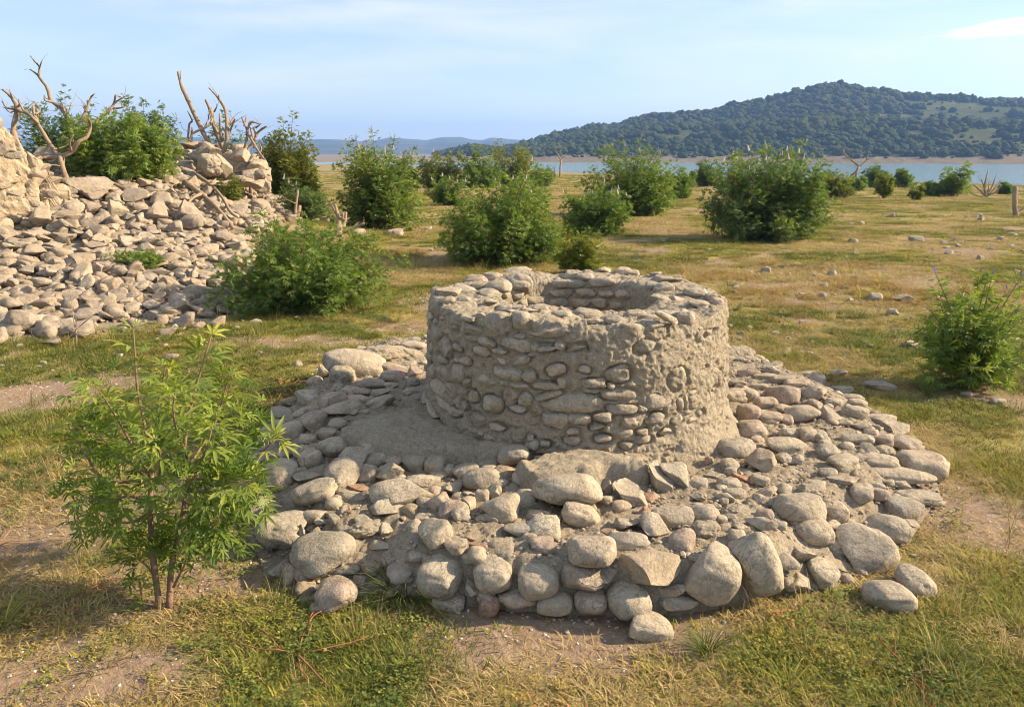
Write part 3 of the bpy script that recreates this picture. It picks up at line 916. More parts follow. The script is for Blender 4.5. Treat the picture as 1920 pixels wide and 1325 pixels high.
R5 = """585,150,260,110,12,b 450,190,75,85,0,a 525,200,110,90,0,m 720,105,230,80,5,m 840,70,110,50,5 830,100,110,40,15 750,165,110,45,5,p 745,205,95,60,0,p 840,185,80,60,-10,pa
660,240,110,60,10,p 740,245,60,35,0 840,225,60,40,0 690,280,90,55,-20 585,270,130,40,5,p 595,310,110,45,0 695,318,120,55,-20 485,315,110,80,-10,p 380,285,120,50,5
310,315,110,45,-5,n 370,300,100,70,20,a 250,362,100,55,0 510,355,180,60,-3,a 400,350,90,30,0 400,400,110,90,0,p 505,420,80,55,0 305,445,125,95,0 195,465,110,80,0
370,480,90,40,0 455,460,80,55,0,p 490,520,130,95,0 340,540,75,65,0 385,570,92,90,0 255,560,100,50,0 165,560,120,50,-5 570,575,110,95,20 655,520,110,100,0 775,520,105,70,0
875,543,75,50,15 525,637,135,118,5 640,635,95,65,-15 670,578,100,60,-20 745,580,90,50,0,p 735,630,135,90,-10,a 845,588,105,80,10 940,603,82,95,0 1010,545,110,80,0,m
1050,585,80,30,0 1000,620,50,55,0,b 1075,625,110,70,-5 1180,590,110,60,10 1285,555,130,100,0 1240,630,80,50,5,n 1145,658,160,95,-8 880,665,150,50,0 785,725,265,125,0
945,715,70,55,0 1015,700,70,60,0 1045,745,60,60,-10 950,770,120,75,-20,a 1090,770,65,60,0,a 1145,740,60,75,0 1200,720,60,60,0 725,790,155,55,0 400,720,200,95,-12
255,640,150,130,0 375,645,130,40,0 600,700,110,30,0,tr 560,735,120,40,0 220,740,70,36,0,tn 170,800,130,90,0 260,890,215,150,5 370,850,45,35,0,tr 425,850,60,35,0,a
485,840,65,70,-30,a 475,815,70,34,0,tn 545,795,40,50,0,tr 440,985,265,160,-10 405,915,90,55,0,an 345,900,40,90,0,a 245,1065,75,65,0 290,1090,55,120,10 365,1065,95,90,0,p
360,1140,80,55,0,n 500,1170,170,130,-10,p 600,1115,60,65,0,p 410,1230,55,40,0 640,1055,90,45,0,an 730,1025,70,50,0,p 790,1025,50,30,0,n 780,1080,110,75,0 545,1060,110,40,0
740,1160,70,50,0,an 1235,785,160,120,-10 1050,820,80,60,0 940,900,135,115,-10 1030,950,100,60,0 1090,1010,70,50,0,a 1120,915,95,30,0,tn 1130,950,90,25,0,tr 720,890,60,60,0,a
965,1085,185,140,10,b 1195,1075,165,125,-3,b 1110,1150,95,100,0 1165,1170,80,75,0 1000,1195,140,75,5 1300,1190,165,75,3 1470,1205,150,85,0,b 905,1010,60,40,0 850,1000,60,40,0
630,880,160,70,0,m 1320,880,150,50,0 1420,960,110,50,0,p 690,950,100,40,0 540,880,70,30,0 880,830,60,30,0 1400,830,70,50,0 1180,830,70,50,0"""
R6 = """290,440,330,165,0,l 560,335,110,110,0 490,425,60,110,0 615,460,200,110,28 765,375,190,110,52 865,368,205,95,52 620,280,180,80,10,m 485,490,80,55,10 355,565,200,110,25,b
405,530,60,50,0 190,580,90,50,0 120,570,90,50,0,p 590,615,125,80,-10 740,625,150,110,20,a 830,575,200,90,-5,b 785,525,140,22,-8,tn 690,550,80,45,0,ar 500,655,80,40,-15,tr
165,640,170,100,0,b 150,715,130,70,0 410,750,235,150,-5,b 600,705,210,80,0 410,880,310,140,-12,a 725,860,300,170,0,an 130,900,210,150,2,b 230,1015,180,100,0,b 410,1005,170,100,5,b
600,1000,205,155,5,b 830,960,160,70,-3 860,1015,200,65,0 1035,872,235,275,30,b 1262,818,220,315,-26,b 1160,225,210,105,0 1420,215,195,85,3 1285,290,130,120,0,a
1240,130,130,90,0,p 1230,45,110,95,0,p 1270,180,60,35,0 1405,280,70,55,0 1475,280,70,50,0 1635,240,105,65,0,b 1720,295,165,70,0 1635,355,85,60,0 1710,390,150,55,0
1440,150,110,60,0 1530,155,90,75,0,b 1600,170,80,60,30 1420,75,60,50,0,p 1330,70,100,60,0 1125,310,90,60,0,ab 1020,290,45,55,0,n 1215,385,200,36,10,tr 1265,375,90,28,0,tr
1035,370,90,45,0 1120,410,120,65,0 1095,478,95,55,0 965,470,75,35,0 1080,430,45,35,0 1490,530,260,140,0 1670,545,115,100,0,b 1280,610,140,75,8 1385,620,70,45,0
1080,590,60,45,0 1560,650,180,110,0,b 1510,780,130,100,0,a 1600,860,150,120,25 1690,825,180,50,15,tn 1735,900,55,45,0 1480,925,130,80,0,a 1745,750,70,120,0,a 1690,690,80,60,0,a
1000,640,150,90,0,m 1160,550,150,70,0,m 1180,185,50,40,0 1210,300,60,26,0,tr 1050,520,60,30,0 1170,440,60,30,0 1330,500,110,50,0,m 1550,440,120,60,0,m 885,770,30,24,0 950,790,80,40,0,m"""
R7 = """445,865,140,105,-5 600,615,130,80,5 555,560,85,55,0,p 510,800,120,70,5 550,740,115,60,5,b 555,770,90,36,22 600,712,125,38,5 545,645,190,42,5 485,603,95,38,5
480,480,100,30,0 520,505,110,40,10 455,570,50,35,0 420,535,85,30,0 490,540,60,40,0,p 495,575,50,35,0 375,395,70,22,0 400,418,70,25,0 330,470,70,50,0,a 255,465,90,50,0
200,410,80,60,0,p 205,450,60,30,0 100,410,50,40,0 55,415,65,45,0 150,435,60,40,0,p 150,355,70,20,0 295,435,40,30,0,p 160,475,70,40,0 240,375,70,25,0 410,460,70,40,0
300,400,60,25,0 350,430,50,25,0 160,335,50,25,0,a 280,350,60,25,0 200,365,70,30,0,p 480,700,60,36,0,p 430,925,36,26,0 390,950,34,20,0 510,665,30,20,0 430,700,60,50,0
360,345,50,24,0 60,375,60,24,0,p 100,345,60,24,0,p 130,385,50,24,0 430,500,50,24,0 460,520,40,26,0 540,670,60,20,0 250,400,40,26,0,p"""
pl_list = []
def plat_stone(px, py, w, h, tl, kind, mat, parent=plat, zf=surf_z, lift=.42):
    t0 = hit(px, py, zf)[1]
    if t0 is None: return None
    if zf is surf_z: w *= 1.08; h *= 1.08
    wallface = zf is surf_z and py > 1025 and 795 < px < 1490
    if wallface: w *= .98; h *= .98; lift = .7
    ww = w * t0 / FPX; hh = h * t0 / FPX
    if kind == 't':
        c_ = hh * .28; b_ = hh * .95
    else:
        c_ = hh * .47; b_ = min(hh * .78, ww * .62 + .01)
        if w / max(h, 1) < 1: b_ = ww * .55
    p, t = hit(px, py, zf, c_ * lift)
    if kind == 't':
        e = Euler((rng.normal(.1, .15), R(tl) + rng.normal(0, .1), rng.normal(0, .3)))
    else:
        e = Euler((rng.normal(0, .15), R(tl), rng.normal(0, .16)))
    pl_list.append((p[0], p[1], max(ww / 2, b_) * .85))
    nm = 'brick_shard' if mat == 'brick' else ('tile_shard' if kind == 't' else 'stone')
    return rock(parent, p, (ww / 2, b_, c_), e, kind, mat, nm)
for tab, ox, oy, s in ((R5, 420, 620, 2.366), (R6, 960, 760, 2.761), (R7, 1340, 480, 1.567)):
    for rec in tab.split():
        f = rec.split(',')
        u, v, w, h, tl = [float(q) for q in f[:5]]
        kind, mat = parse(f[5] if len(f) > 5 else '')
        plat_stone(ox + u / s, oy + v / s, w / s, h / s, tl, kind, mat, lift=1.0 if 'l' in (f[5] if len(f) > 5 else '') else .42)
# fillers between them and on the hidden far side
nf = 0
Pb = np.array(PLAT)
for trial in range(4000):
    x = rng.uniform(Pb[:, 0].min(), Pb[:, 0].max()); y = rng.uniform(Pb[:, 1].min(), Pb[:, 1].max())
    if sdf_poly(np.array([x]), np.array([y]), PLAT)[0] < .03 or math.hypot(x - WX, y - WY) < .93: continue
    r = rng.uniform(.022, .055) * (1.5 if y > WY else 1)
    if any((x - a) ** 2 + (y - b) ** 2 < (r * .8 + c) ** 2 for a, b, c in pl_list): continue
    z = float(surf_z(np.array([x]), np.array([y]))[0])
    q = rng.random()
    kind, mat = ('c', 'stone') if q < .6 else (('a', 'stone') if q < .78 else (('c', 'pink') if q < .9 else ('a', 'tan')))
    hz = r * rng.uniform(.45, .75)
    rock(plat, (x, y, z + hz * .4), (r, r * rng.uniform(.6, .95), hz), Euler((rng.normal(0, .2), rng.normal(0, .2), rng.uniform(0, 6.3))), kind, mat)
    pl_list.append((x, y, r)); nf += 1
    if len(pl_list) > 290: break
# stones built into the rest of the outer edge are the ones above; grit between them
SMALL = [mesh_np('pebble_shape', *cobble_shape(80 + i, 2, .8, .16), mat=M['stone']) for i in range(4)] + [mesh_np('chip_shape', *angular_shape(90 + i, 2, 9), mat=M['stone']) for i in range(4)]
SMALLP = [mesh_np('pebble_shape', *cobble_shape(80 + i, 2, .8, .16), mat=M['pink']) for i in range(2)] + [mesh_np('chip_shape', *angular_shape(90 + i, 2, 9), mat=M['tan']) for i in range(2)]
n = 9000
x = rng.uniform(Pb[:, 0].min(), Pb[:, 0].max(), n); y = rng.uniform(Pb[:, 1].min() - .1, Pb[:, 1].max(), n)
ok = (sdf_poly(x, y, PLAT) > -.04 - .1 * rng.random(n) ** 2) & (np.hypot(x - WX, y - WY) > .9)
x, y = x[ok], y[ok]; n = len(x)
sc = rng.uniform(.003, .011, n)
scatter('grit', np.stack([x, y, surf_z(x, y) + sc * .2], 1), rng.uniform(0, 6.3, n), np.stack([sc * rng.uniform(.8, 1.4, n), sc, sc * .65], 1), rng.integers(0, 9, n), SMALL + SMALLP, rng.random(n), plat)

n = 420
x = rng.uniform(Pb[:, 0].min(), Pb[:, 0].max(), n); y = rng.uniform(Pb[:, 1].min() + .05, Pb[:, 1].max(), n)
ok = (sdf_poly(x, y, PLAT) > .02) & (np.hypot(x - WX, y - WY) > .92) & (n2(x, y, 2.2, 88, 2) > -.22)
x, y = x[ok], y[ok]; n = len(x)
sc = rng.uniform(.014, .040, n)
MID = [mesh_np('small_cobble_shape', *cobble_shape(210 + i, 3, .8, .16), mat=M[m_]) for i, m_ in enumerate(('stone', 'stone', 'stone', 'pink'))] + [mesh_np('small_chip_shape', *angular_shape(220 + i, 3, 9), mat=M[m_]) for i, m_ in enumerate(('stone', 'stone', 'tan', 'brick'))]
scatter('small_cobbles', np.stack([x, y, surf_z(x, y) + sc * .25], 1), rng.uniform(0, 6.3, n), np.stack([sc * rng.uniform(.9, 1.5, n), sc, sc * rng.uniform(.45, .75, n)], 1), rng.choice(8, n, p=[.22, .2, .17, .04, .17, .15, .04, .01]), MID, rng.random(n), plat, rng.normal(0, .2, (n, 2)))

n = 80
x = rng.uniform(-1.25, 1.75, n); y = rng.uniform(2.55, 3.5, n)
ok = (sdf_poly(x, y, PLAT) > .0)
for a_, b_, c_ in pl_list: ok &= np.hypot(x - a_, y - b_) > c_ * .62
x, y = x[ok], y[ok]; n = len(x)
sc = rng.uniform(.025, .058, n)
scatter('wall_fill_cobbles', np.stack([x, y, surf_z(x, y) + sc * .15], 1), rng.uniform(0, 6.3, n), np.stack([sc * rng.uniform(.9, 1.4, n), sc, sc * rng.uniform(.5, .75, n)], 1), rng.choice(8, n, p=[.22, .2, .17, .06, .16, .13, .05, .01]), MID, rng.random(n), plat, rng.normal(0, .2, (n, 2)))

# ------------------------------------------------------------------ rubble slope
rub = empty('rubble_pile', (-6.2, 11.0, 0), 'sunlit slope of tumbled pale building stones spilling from the ruin', 'rubble')
BIGR = """480,840,260,140,20 560,805,170,90,30 370,895,75,75,0 405,935,90,60,0 505,945,140,80,-15 665,950,125,110,0 880,975,175,120,10 230,1005,170,130,0 380,1055,160,90,20
390,990,180,80,5 750,880,150,80,5 920,900,160,90,15 1080,985,180,140,20 1085,1025,120,90,0 625,1047,100,50,0 500,1100,90,80,0 555,1075,110,80,0 185,1100,110,70,0 250,1115,90,60,0
910,1140,100,60,0 825,1165,110,60,0 530,1155,130,60,-4 460,1240,150,80,0 610,1245,90,80,20 60,1160,110,60,0 200,1190,140,75,0 990,1050,90,80,0 860,1080,90,60,0 1010,1185,90,60,20
1130,1260,90,55,0 870,1300,220,45,0 1130,1305,160,50,5 720,1120,110,60,0 300,1160,110,60,0 40,1250,110,60,0 330,1250,100,60,0 150,1290,130,60,5 270,1010,110,80,0 640,890,90,60,0
800,1010,90,70,0 1000,930,110,60,20 310,1300,150,60,0 690,1300,90,40,0 980,1260,90,50,0 1180,1170,90,60,0 1100,1100,90,60,10 690,1190,60,40,0,p 430,1200,50,34,0,p 1230,1010,70,70,0"""
rub_list = []
def in_rub(x, y): return sdf_poly(np.array([x]), np.array([y]), RUB)[0]
for rec in BIGR.split():
    f = rec.split(',')
    u, v, w, h, tl = [float(q) for q in f[:5]]
    px, py = u / 3, 80 + v / 3
    t0 = hit(px, py, ground_z, 0, 14.5)[1]
    ww = w / 3 * t0 / FPX; hh = h / 3 * t0 / FPX
    c_ = hh * .5; b_ = min(ww * .5, hh * .9)
    p, t = hit(px, py, ground_z, c_ * .5, 14.5)
    p = p + np.array([0, 0, c_ * .35])
    rock(rub, p, (ww / 2 * .92, b_ * .9, c_ * .92), Euler((rng.normal(0, .2), R(tl), rng.normal(0, .25))), 'a' if rng.random() < .85 else 'b', 'pink' if len(f) > 5 else 'rubble')
    rub_list.append((p[0], p[1], max(ww / 2, b_) * .8))
RB = np.array(RUB)
x0, y0 = RB.min(0); x1, y1 = RB.max(0)
cnt = len(rub_list)
for lo, hi, upto, frac in ((.11, .18, 100, .78), (.075, .12, 200, .72), (.055, .085, 298, .64)):
    for trial in range(5000):
        if cnt >= upto: break
        x, y = rng.uniform(-8.2, x1), rng.uniform(y0, 15.5)
        if in_rub(x, y) < .02 or x < -.66 * y - .5: continue
        r = rng.uniform(lo, hi)
        if any((x - a) ** 2 + (y - b) ** 2 < (frac * (r + c)) ** 2 for a, b, c in rub_list): continue
        z = float(ground_z(np.array([x]), np.array([y]))[0])
        hz = r * rng.uniform(.45, .8)
        k_ = rng.random()
        rock(rub, (x, y, z + hz * rng.uniform(.4, 1.0)), (r, r * rng.uniform(.6, .95), hz), Euler((rng.normal(0, .25), rng.normal(.05, .25), rng.uniform(0, 6.3))),
             'a' if k_ < .68 else ('b' if k_ < .82 else 'c'), 'rubble' if rng.random() < .93 else 'pink')
        rub_list.append((x, y, r)); cnt += 1
RSM = [mesh_np('rubble_chip_shape', *angular_shape(120 + i, 3, 10), mat=M['rubble']) for i in range(6)] + [mesh_np('rubble_cobble_shape', *cobble_shape(120 + i, 3, .7, .16), mat=M['rubble']) for i in range(4)]
n = 13000
x = rng.uniform(x0 - .3, x1 + .3, n); y = rng.uniform(y0 - .3, y1 + .3, n)
ok = sdf_poly(x, y, RUB) > -.7 * rng.random(n) ** 3
x, y = x[ok], y[ok]; n = len(x)
sc = .012 + .098 * rng.random(n) ** 2.1
scatter('small_rubble', np.stack([x, y, ground_z(x, y) + sc * rng.uniform(.1, .6, n)], 1), rng.uniform(0, 6.3, n), np.stack([sc * rng.uniform(.9, 1.5, n), sc, sc * rng.uniform(.45, .8, n)], 1),
        rng.integers(0, 10, n), RSM, rng.random(n), rub, rng.normal(0, .3, (n, 2)))

# ------------------------------------------------------------------ ruined walls
def plaster_wall():
    b0 = Vector((-8.3, 8.9, 0)); b1 = Vector((-6.15, 11.0, 0))
    along = (b1 - b0); ln = along.length; along.normalize()
    nrm = Vector((along.y, -along.x, 0))
    root = empty('ruined_plaster_wall', (b1.x, b1.y, .4), 'tall broken stub of wall coated in tan mud plaster above the rubble', 'wall')
    nu, nv = 130, 110
    s = np.linspace(0, 1, nu); v = np.linspace(0, 1, nv)
    def top(sv): return 2.22 - .30 * sstep(.70, .80, sv) - .33 * sstep(.80, .88, sv) - .40 * sstep(.90, .97, sv) + .10 * n2(sv * 9, sv, 1, 3) + .05 * n2(sv * 31, sv, 1, 4)
    half = .26
    # closed section: front face, top, back face
    tv = np.concatenate([np.linspace(0, 1, 80), np.ones(16), np.linspace(1, 0, 40)])
    dv = np.concatenate([np.full(80, half), np.linspace(half, -half, 18)[1:-1], np.full(40, -half)])
    Sg, K = np.meshgrid(s, np.arange(len(tv)), indexing='ij')
    z = .1 + (top(Sg.ravel()).reshape(Sg.shape) - .1) * tv[K]
    off = dv[K]
    X = b0.x + along.x * Sg * ln + nrm.x * off; Y = b0.y + along.y * Sg * ln + nrm.y * off
    P = np.stack([X, Y, z], -1).reshape(-1, 3)
    d = .06 * fbm(P * 2.5, 4, 5) + .03 * fbm(P * 8, 4, 6, .7) + .018 * fbm(P * 26, 3, 7)
    d -= .05 * np.clip(vnoise(P * 5, 9) - .35, 0, 1) + .16 * sstep(.1, .3, fbm(P * 1.7, 3, 19)) * .6
    d -= .05 * np.exp(-(vnoise(P * np.array([2.6, 2.6, 3.4]), 23) / .05) ** 2) + .03 * np.exp(-(vnoise(P * 7.0, 24) / .06) ** 2)
    sg = np.sign(off.ravel())
    P[:, 0] += nrm.x * d * sg; P[:, 1] += nrm.y * d * sg; P[:, 2] += .4 * d
    q = grid_quads(nu, len(tv))
    nvv = len(tv)
    # end cap
    V = np.vstack([P, [[b1.x, b1.y, .6]]])
    e0 = (nu - 1) * nvv
    tri = np.array([(e0 + i, e0 + i + 1, len(V) - 1) for i in range(nvv - 1)])
    me = mesh_np('plaster_face', V, tri[:, ::-1], q[:, ::-1], M['plaster'])
    add('plaster_face', me, root, (0, 0, 0))
    for i in range(120):                                  # facing stones bared where the plaster fell
        sv = rng.uniform(.3, 1.0); zz = rng.uniform(.4, float(top(np.array([min(sv, .99)]))[0]) - .05); r = rng.uniform(.06, .14)
        p = b0 + along * ln * sv + nrm * (half - r * .35 + rng.uniform(-.05, .03))
        rock(root, (p.x, p.y, zz), (r, r * .6, r * rng.uniform(.4, .7)), Euler((rng.normal(0, .1), rng.normal(0, .1), math.atan2(along.y, along.x) + rng.normal(0, .15))), 'a' if rng.random() < .5 else 'b', 'rubble')
    for i in range(70):                                  # stones showing at the broken end and along the top
        if i < 46:
            sv = 1 + rng.uniform(-.07, .05); oo = rng.uniform(-half, half * 1.15); zz = rng.uniform(.35, float(top(np.array([min(sv, .99)]))[0]) + .02)
        else:
            sv = rng.uniform(.35, .97); oo = rng.uniform(-half, half); zz = float(top(np.array([sv]))[0]) + .01
        r = rng.uniform(.07, .17)
        p = b0 + along * ln * sv + nrm * oo
        rock(root, (p.x, p.y, zz), (r, r * .8, r * rng.uniform(.5, .75)), Euler((rng.normal(0, .15), rng.normal(0, .15), math.atan2(along.y, along.x) + rng.normal(0, .4))), 'a' if rng.random() < .6 else 'b', 'rubble')
plaster_wall()

def stacked_wall():
    p, t = hit(400, 358, ground_z, 0, 16)
    root = empty('dry_stone_wall', (p[0], p[1], p[2]), 'collapsed dry stone wall stub of grey blocks behind the dead trunks', 'wall')
    W_ = """1085,580,105,42,-6,n 1000,610,72,52,0 1060,625,62,44,0 1130,620,85,62,0 1195,602,62,52,0 1015,655,98,40,0 1100,655,62,38,0 1060,692,92,54,0 1040,730,95,40,5 985,692,44,44,0
1330,635,62,46,0 1410,745,95,62,0 1385,702,66,40,0 1310,685,62,62,0 1400,790,95,52,0 1230,640,60,44,0 1290,625,60,40,0 1110,760,80,44,0 1350,770,70,44,0 1000,765,80,40,0
1440,690,60,44,0 1470,740,60,50,0 1240,590,44,34,0 1345,590,50,36,0 1160,580,52,34,0 965,650,40,44,0 1420,650,50,40,0 1180,800,90,50,0 1080,800,90,46,0 1270,800,80,50,0 1450,800,70,50,0 1030,590,40,30,0"""
    for rec in W_.split():
        f = rec.split(','); u, v, w, h, tl = [float(q) for q in f[:5]]
        d = ray(u / 3, 80 + v / 3); tt = t * (1.0 + .0006 * (800 - v))
        pos = np.array([0, 0, CAMZ]) + d * tt
        ww, hh = w / 3 * tt / FPX, h / 3 * tt / FPX
        rock(root, pos, (ww / 2 * 1.08, .22, hh / 2 * 1.1), Euler((rng.normal(0, .08), R(tl) + rng.normal(0, .05), rng.normal(0, .15))), 'b' if rng.random() < .5 else 'a', 'tan' if len(f) > 5 else 'rubble')
    d = ray(1180 / 3, 80 + 690 / 3); pos = np.array([0, 0, CAMZ]) + d * t * 1.01
    rock(root, pos, (.22, .2, .20), Euler((0, .1, .1)), 'm', 'mortar', 'mortar_chunk')
    d = ray(1262 / 3, 80 + 700 / 3); pos = np.array([0, 0, CAMZ]) + d * t * 1.02
    rock(root, pos, (.12, .2, .25), Euler((0, -.1, .1)), 'a', 'rubble')
    # core behind the facing stones, down to the ground
    for i in range(34):
        d = ray(rng.uniform(325, 490), rng.uniform(285, 345)); pos = np.array([0, 0, CAMZ]) + d * t * 1.045
        r = rng.uniform(.14, .22)
        rock(root, pos, (r, .22, r * .8), Euler((rng.normal(0, .2), rng.normal(0, .2), rng.uniform(0, 3))), 'a', 'rubble')
stacked_wall()

# ------------------------------------------------------------------ loose stones
def loose(px, py, w, h, tl, kind, mat, label, lift=.45):
    o = plat_stone(px, py, w, h, tl, kind, mat, None, ground_z, lift)
    o.name = 'loose_stone'
    return tag(o, label, 'stone', 'loose stones in the meadow')
loose(1219, 1176, 84, 44, 14, 'b', 'stone', 'flat pale loose stone in the grass before the front wall of the platform')
loose(1666, 1120, 88, 56, 0, 'b', 'stone', 'smooth wide pale boulder beside the weeds, lower of a touching pair')
loose(1718, 1092, 62, 52, 35, 'c', 'stone', 'tilted pale cobble leaning behind the smooth wide boulder in the weeds')
loose(1384, 668, 62, 44, 0, 'm', 'mortar', 'rough dark lump of old mortar in the grass just beyond the well')
loose(322, 668, 26, 12, 0, 'c', 'pink', 'small pinkish stone alone in green grass behind the leafy sapling')
loose(85, 605, 66, 46, -8, 'a', 'stone', 'large grey boulder in green grass at the foot of the rubble slope')
loose(124, 622, 34, 24, 0, 'a', 'rubble', 'squarish tan stone beside the dry twiggy stalk below the rubble')
loose(8, 618, 30, 20, 0, 'c', 'stone', 'rounded blue grey stone at the picture edge below the rubble')
loose(740, 438, 34, 18, 0, 'c', 'rubble', 'rounded tan boulder before the flowering bush beside the pale stump')
loose(672, 437, 30, 18, 0, 'c', 'pink', 'low pinkish boulder half hidden beside the pale forked stump')
loose(1650, 724, 60, 20, 4, 'b', 'stone', 'long flat stone in shaded grass between the platform and the purple flowered bush')
loose(1707, 648, 26, 20, 20, 'a', 'stone', 'pointed grey stone against the edge of the purple flowered bush')
loose(1812, 740, 18, 16, 0, 'c', 'stone', 'small round pale stone at the foot of the purple flowered bush')
loose(1870, 752, 28, 14, 0, 'b', 'stone', 'flat pale stone on grass past the foot of the purple flowered bush')
loose(1436, 507, 18, 15, 0, 'c', 'stone', 'small white rounded stone among reddish dry weeds beyond the well')
loose(1690, 560, 36, 18, 0, 'a', 'stone', 'angular grey stone in orange weeds behind the purple flowered bush')
loose(1641, 558, 24, 18, 0, 'c', 'stone', 'rounded brown stone in orange weeds, one of two close together')
loose(1717, 449, 26, 14, 0, 'b', 'stone', 'flat blocky pale stone in the stony strip of far meadow')
b = plat_stone(916, 1140, 40, 52, 0, 'a', 'brick', None, ground_z, .55); b.name = 'brick_shard'
b.rotation_euler = (0.1, .2, .3)
tag(b, 'upright orange brick shard stuck in soil before the platform front wall', 'brick shard')
# stones lying in the meadow, belonging to the ground
def meadow_stones():
    cnt = 0
    spots = []
    for trial in range(6000):
        if cnt >= 260: break
        if cnt < 190: px, py = rng.uniform(1240, 1990), 395 + 270 * rng.random() ** 1.3
        elif cnt < 220: px, py = rng.uniform(560, 1250), rng.uniform(345, 480)
        else: px, py = rng.uniform(-40, 560), rng.uniform(590, 700)
        if n2(px * .014, py * .03, 1.0, 77, 2)[0] < .10 and rng.random() < .93: continue
        p, t = hit(px, py, ground_z)
        if p is None or sdf_poly(np.array([p[0]]), np.array([p[1]]), PLAT)[0] > -.1 or in_rub(p[0], p[1]) > 0: continue
        w = rng.choice([7, 9, 12, 16, 22], p=[.36, .32, .19, .10, .03]) * rng.uniform(.6, 1.0) * t / FPX
        if t > 22: w *= .55
        h_ = w * rng.uniform(.3, .5)
        k_ = rng.random()
        rock(ground, (p[0], p[1], p[2] + h_ * .35), (w * .62, w * rng.uniform(.4, .6), h_), Euler((rng.normal(0, .2), rng.normal(0, .2), rng.uniform(0, 6.3))),
             'c' if k_ < .5 else 'a', 'stone' if rng.random() < .85 else 'rubble')
        cnt += 1
meadow_stones()

# ------------------------------------------------------------------ dead wood
def px_path(pts, t, ox, oy, s, jit, seed):
    r = np.random.default_rng(seed)
    out = []
    dz = 0.0
    for i, (u, v) in enumerate(pts):
        d = ray(ox + u / s, oy + v / s)
        if i: dz += r.normal(0, jit)
        out.append(np.array([0, 0, CAMZ]) + d * (t + dz))
    return out

def dead_tree(name, label, base_px, paths, ox, oy, s, t=None, jit=.10, trunk=1, cat='dead tree', group=None, lift_base=True, mat='wood'):
    """paths: list of (points, w0, w1) in zoomed pixels; the first `trunk` ones are trunks, the others branches"""
    p0, t0 = hit(base_px[0], base_px[1], ground_z)
    if t is None: t = min(t0, 14.5) if base_px[0] < 520 and base_px[1] < 400 else t0
    p0 = np.array([0, 0, CAMZ]) + ray(*base_px) * t; p0[2] = float(ground_z(p0[:1], p0[1:2])[0])
    root = empty(name, p0, label, cat, group)
    for i, (pts, w0, w1) in enumerate(paths):
        P = px_path(pts, t, ox, oy, s, jit, 31 + i)
        n = len(P)
        rad = np.linspace(w0, w1, n) / s * t / FPX / 2
        if i < trunk and lift_base:
            g = float(ground_z(np.array([P[0][0]]), np.array([P[0][1]]))[0])
            if P[0][2] > g - .03:
                P = [np.array([P[0][0], P[0][1], g - .06])] + P; rad = np.concatenate([[rad[0] * 1.15], rad])
        parts_ = [(P, rad)]
        r_ = np.random.default_rng(900 + i + int(base_px[0]))
        for tw in range(int(r_.integers(1, 4)) if rad[-1] > .004 else 1):
            f_ = r_.uniform(.35, 1.0) * (len(P) - 1); k0 = min(int(f_), len(P) - 2)
            X = P[k0] + (P[k0 + 1] - P[k0]) * (f_ - k0); tg = P[k0 + 1] - P[k0]; ll = np.linalg.norm(tg) + 1e-6; tg = tg / ll
            L_ = min(ll * 1.2, .028 * t) * r_.uniform(.4, 1.1)
            d_ = tg * r_.uniform(.3, .9) + r_.normal(0, .6, 3); d_[2] = abs(d_[2]) * .8 + .1; d_ /= np.linalg.norm(d_)
            d2 = d_ + r_.normal(0, .35, 3)
            rr_ = max(.0016, rad[min(k0, len(rad) - 1)] * .28)
            parts_.append(([X, X + d_ * L_ * .55, X + d_ * L_ * .55 + d2 * L_ * .5], [rr_, rr_ * .7, rr_ * .35]))
        V, Q, T = tube(parts_, 9, i, .2)
        me = mesh_np('dead_wood', V, T, Q, M[mat])
        add('trunk' if i < trunk else 'branch', me, root, (0, 0, 0))
    return root

dead_tree('dead_tree', 'twisted dead tree with a crooked limb bent over the bright green bush', (127, 345),
          [([(380, 795), (352, 700), (335, 640)], 30, 26), ([(335, 645), (300, 600), (250, 520), (200, 430), (185, 360)], 26, 18),
           ([(335, 642), (400, 615), (440, 560), (490, 530), (508, 470), (500, 430)], 27, 14), ([(345, 645), (260, 648), (210, 658)], 26, 16),
           ([(215, 455), (165, 405), (130, 380), (105, 330)], 18, 9), ([(400, 610), (392, 560), (412, 520)], 14, 8), ([(200, 405), (225, 375), (190, 330)], 12, 6), ([(300, 600), (350, 590), (385, 570)], 10, 5)], 0, 80, 3, trunk=1)
dead_tree('dead_tree', 'upright dead trunk with forked bare crown rising behind the plaster wall', (33, 330),
          [([(105, 660), (90, 570), (75, 490), (95, 400), (95, 365)], 36, 28), ([(95, 370), (80, 330), (55, 298), (15, 265)], 24, 11), ([(92, 375), (40, 368), (10, 330)], 14, 5), ([(95, 380), (150, 400), (190, 425)], 16, 9), ([(68, 310), (60, 285)], 10, 7), ([(100, 365), (112, 345), (105, 320)], 14, 9), ([(80, 385), (55, 392), (20, 360)], 8, 4)], 0, 80, 3, t=12.2)
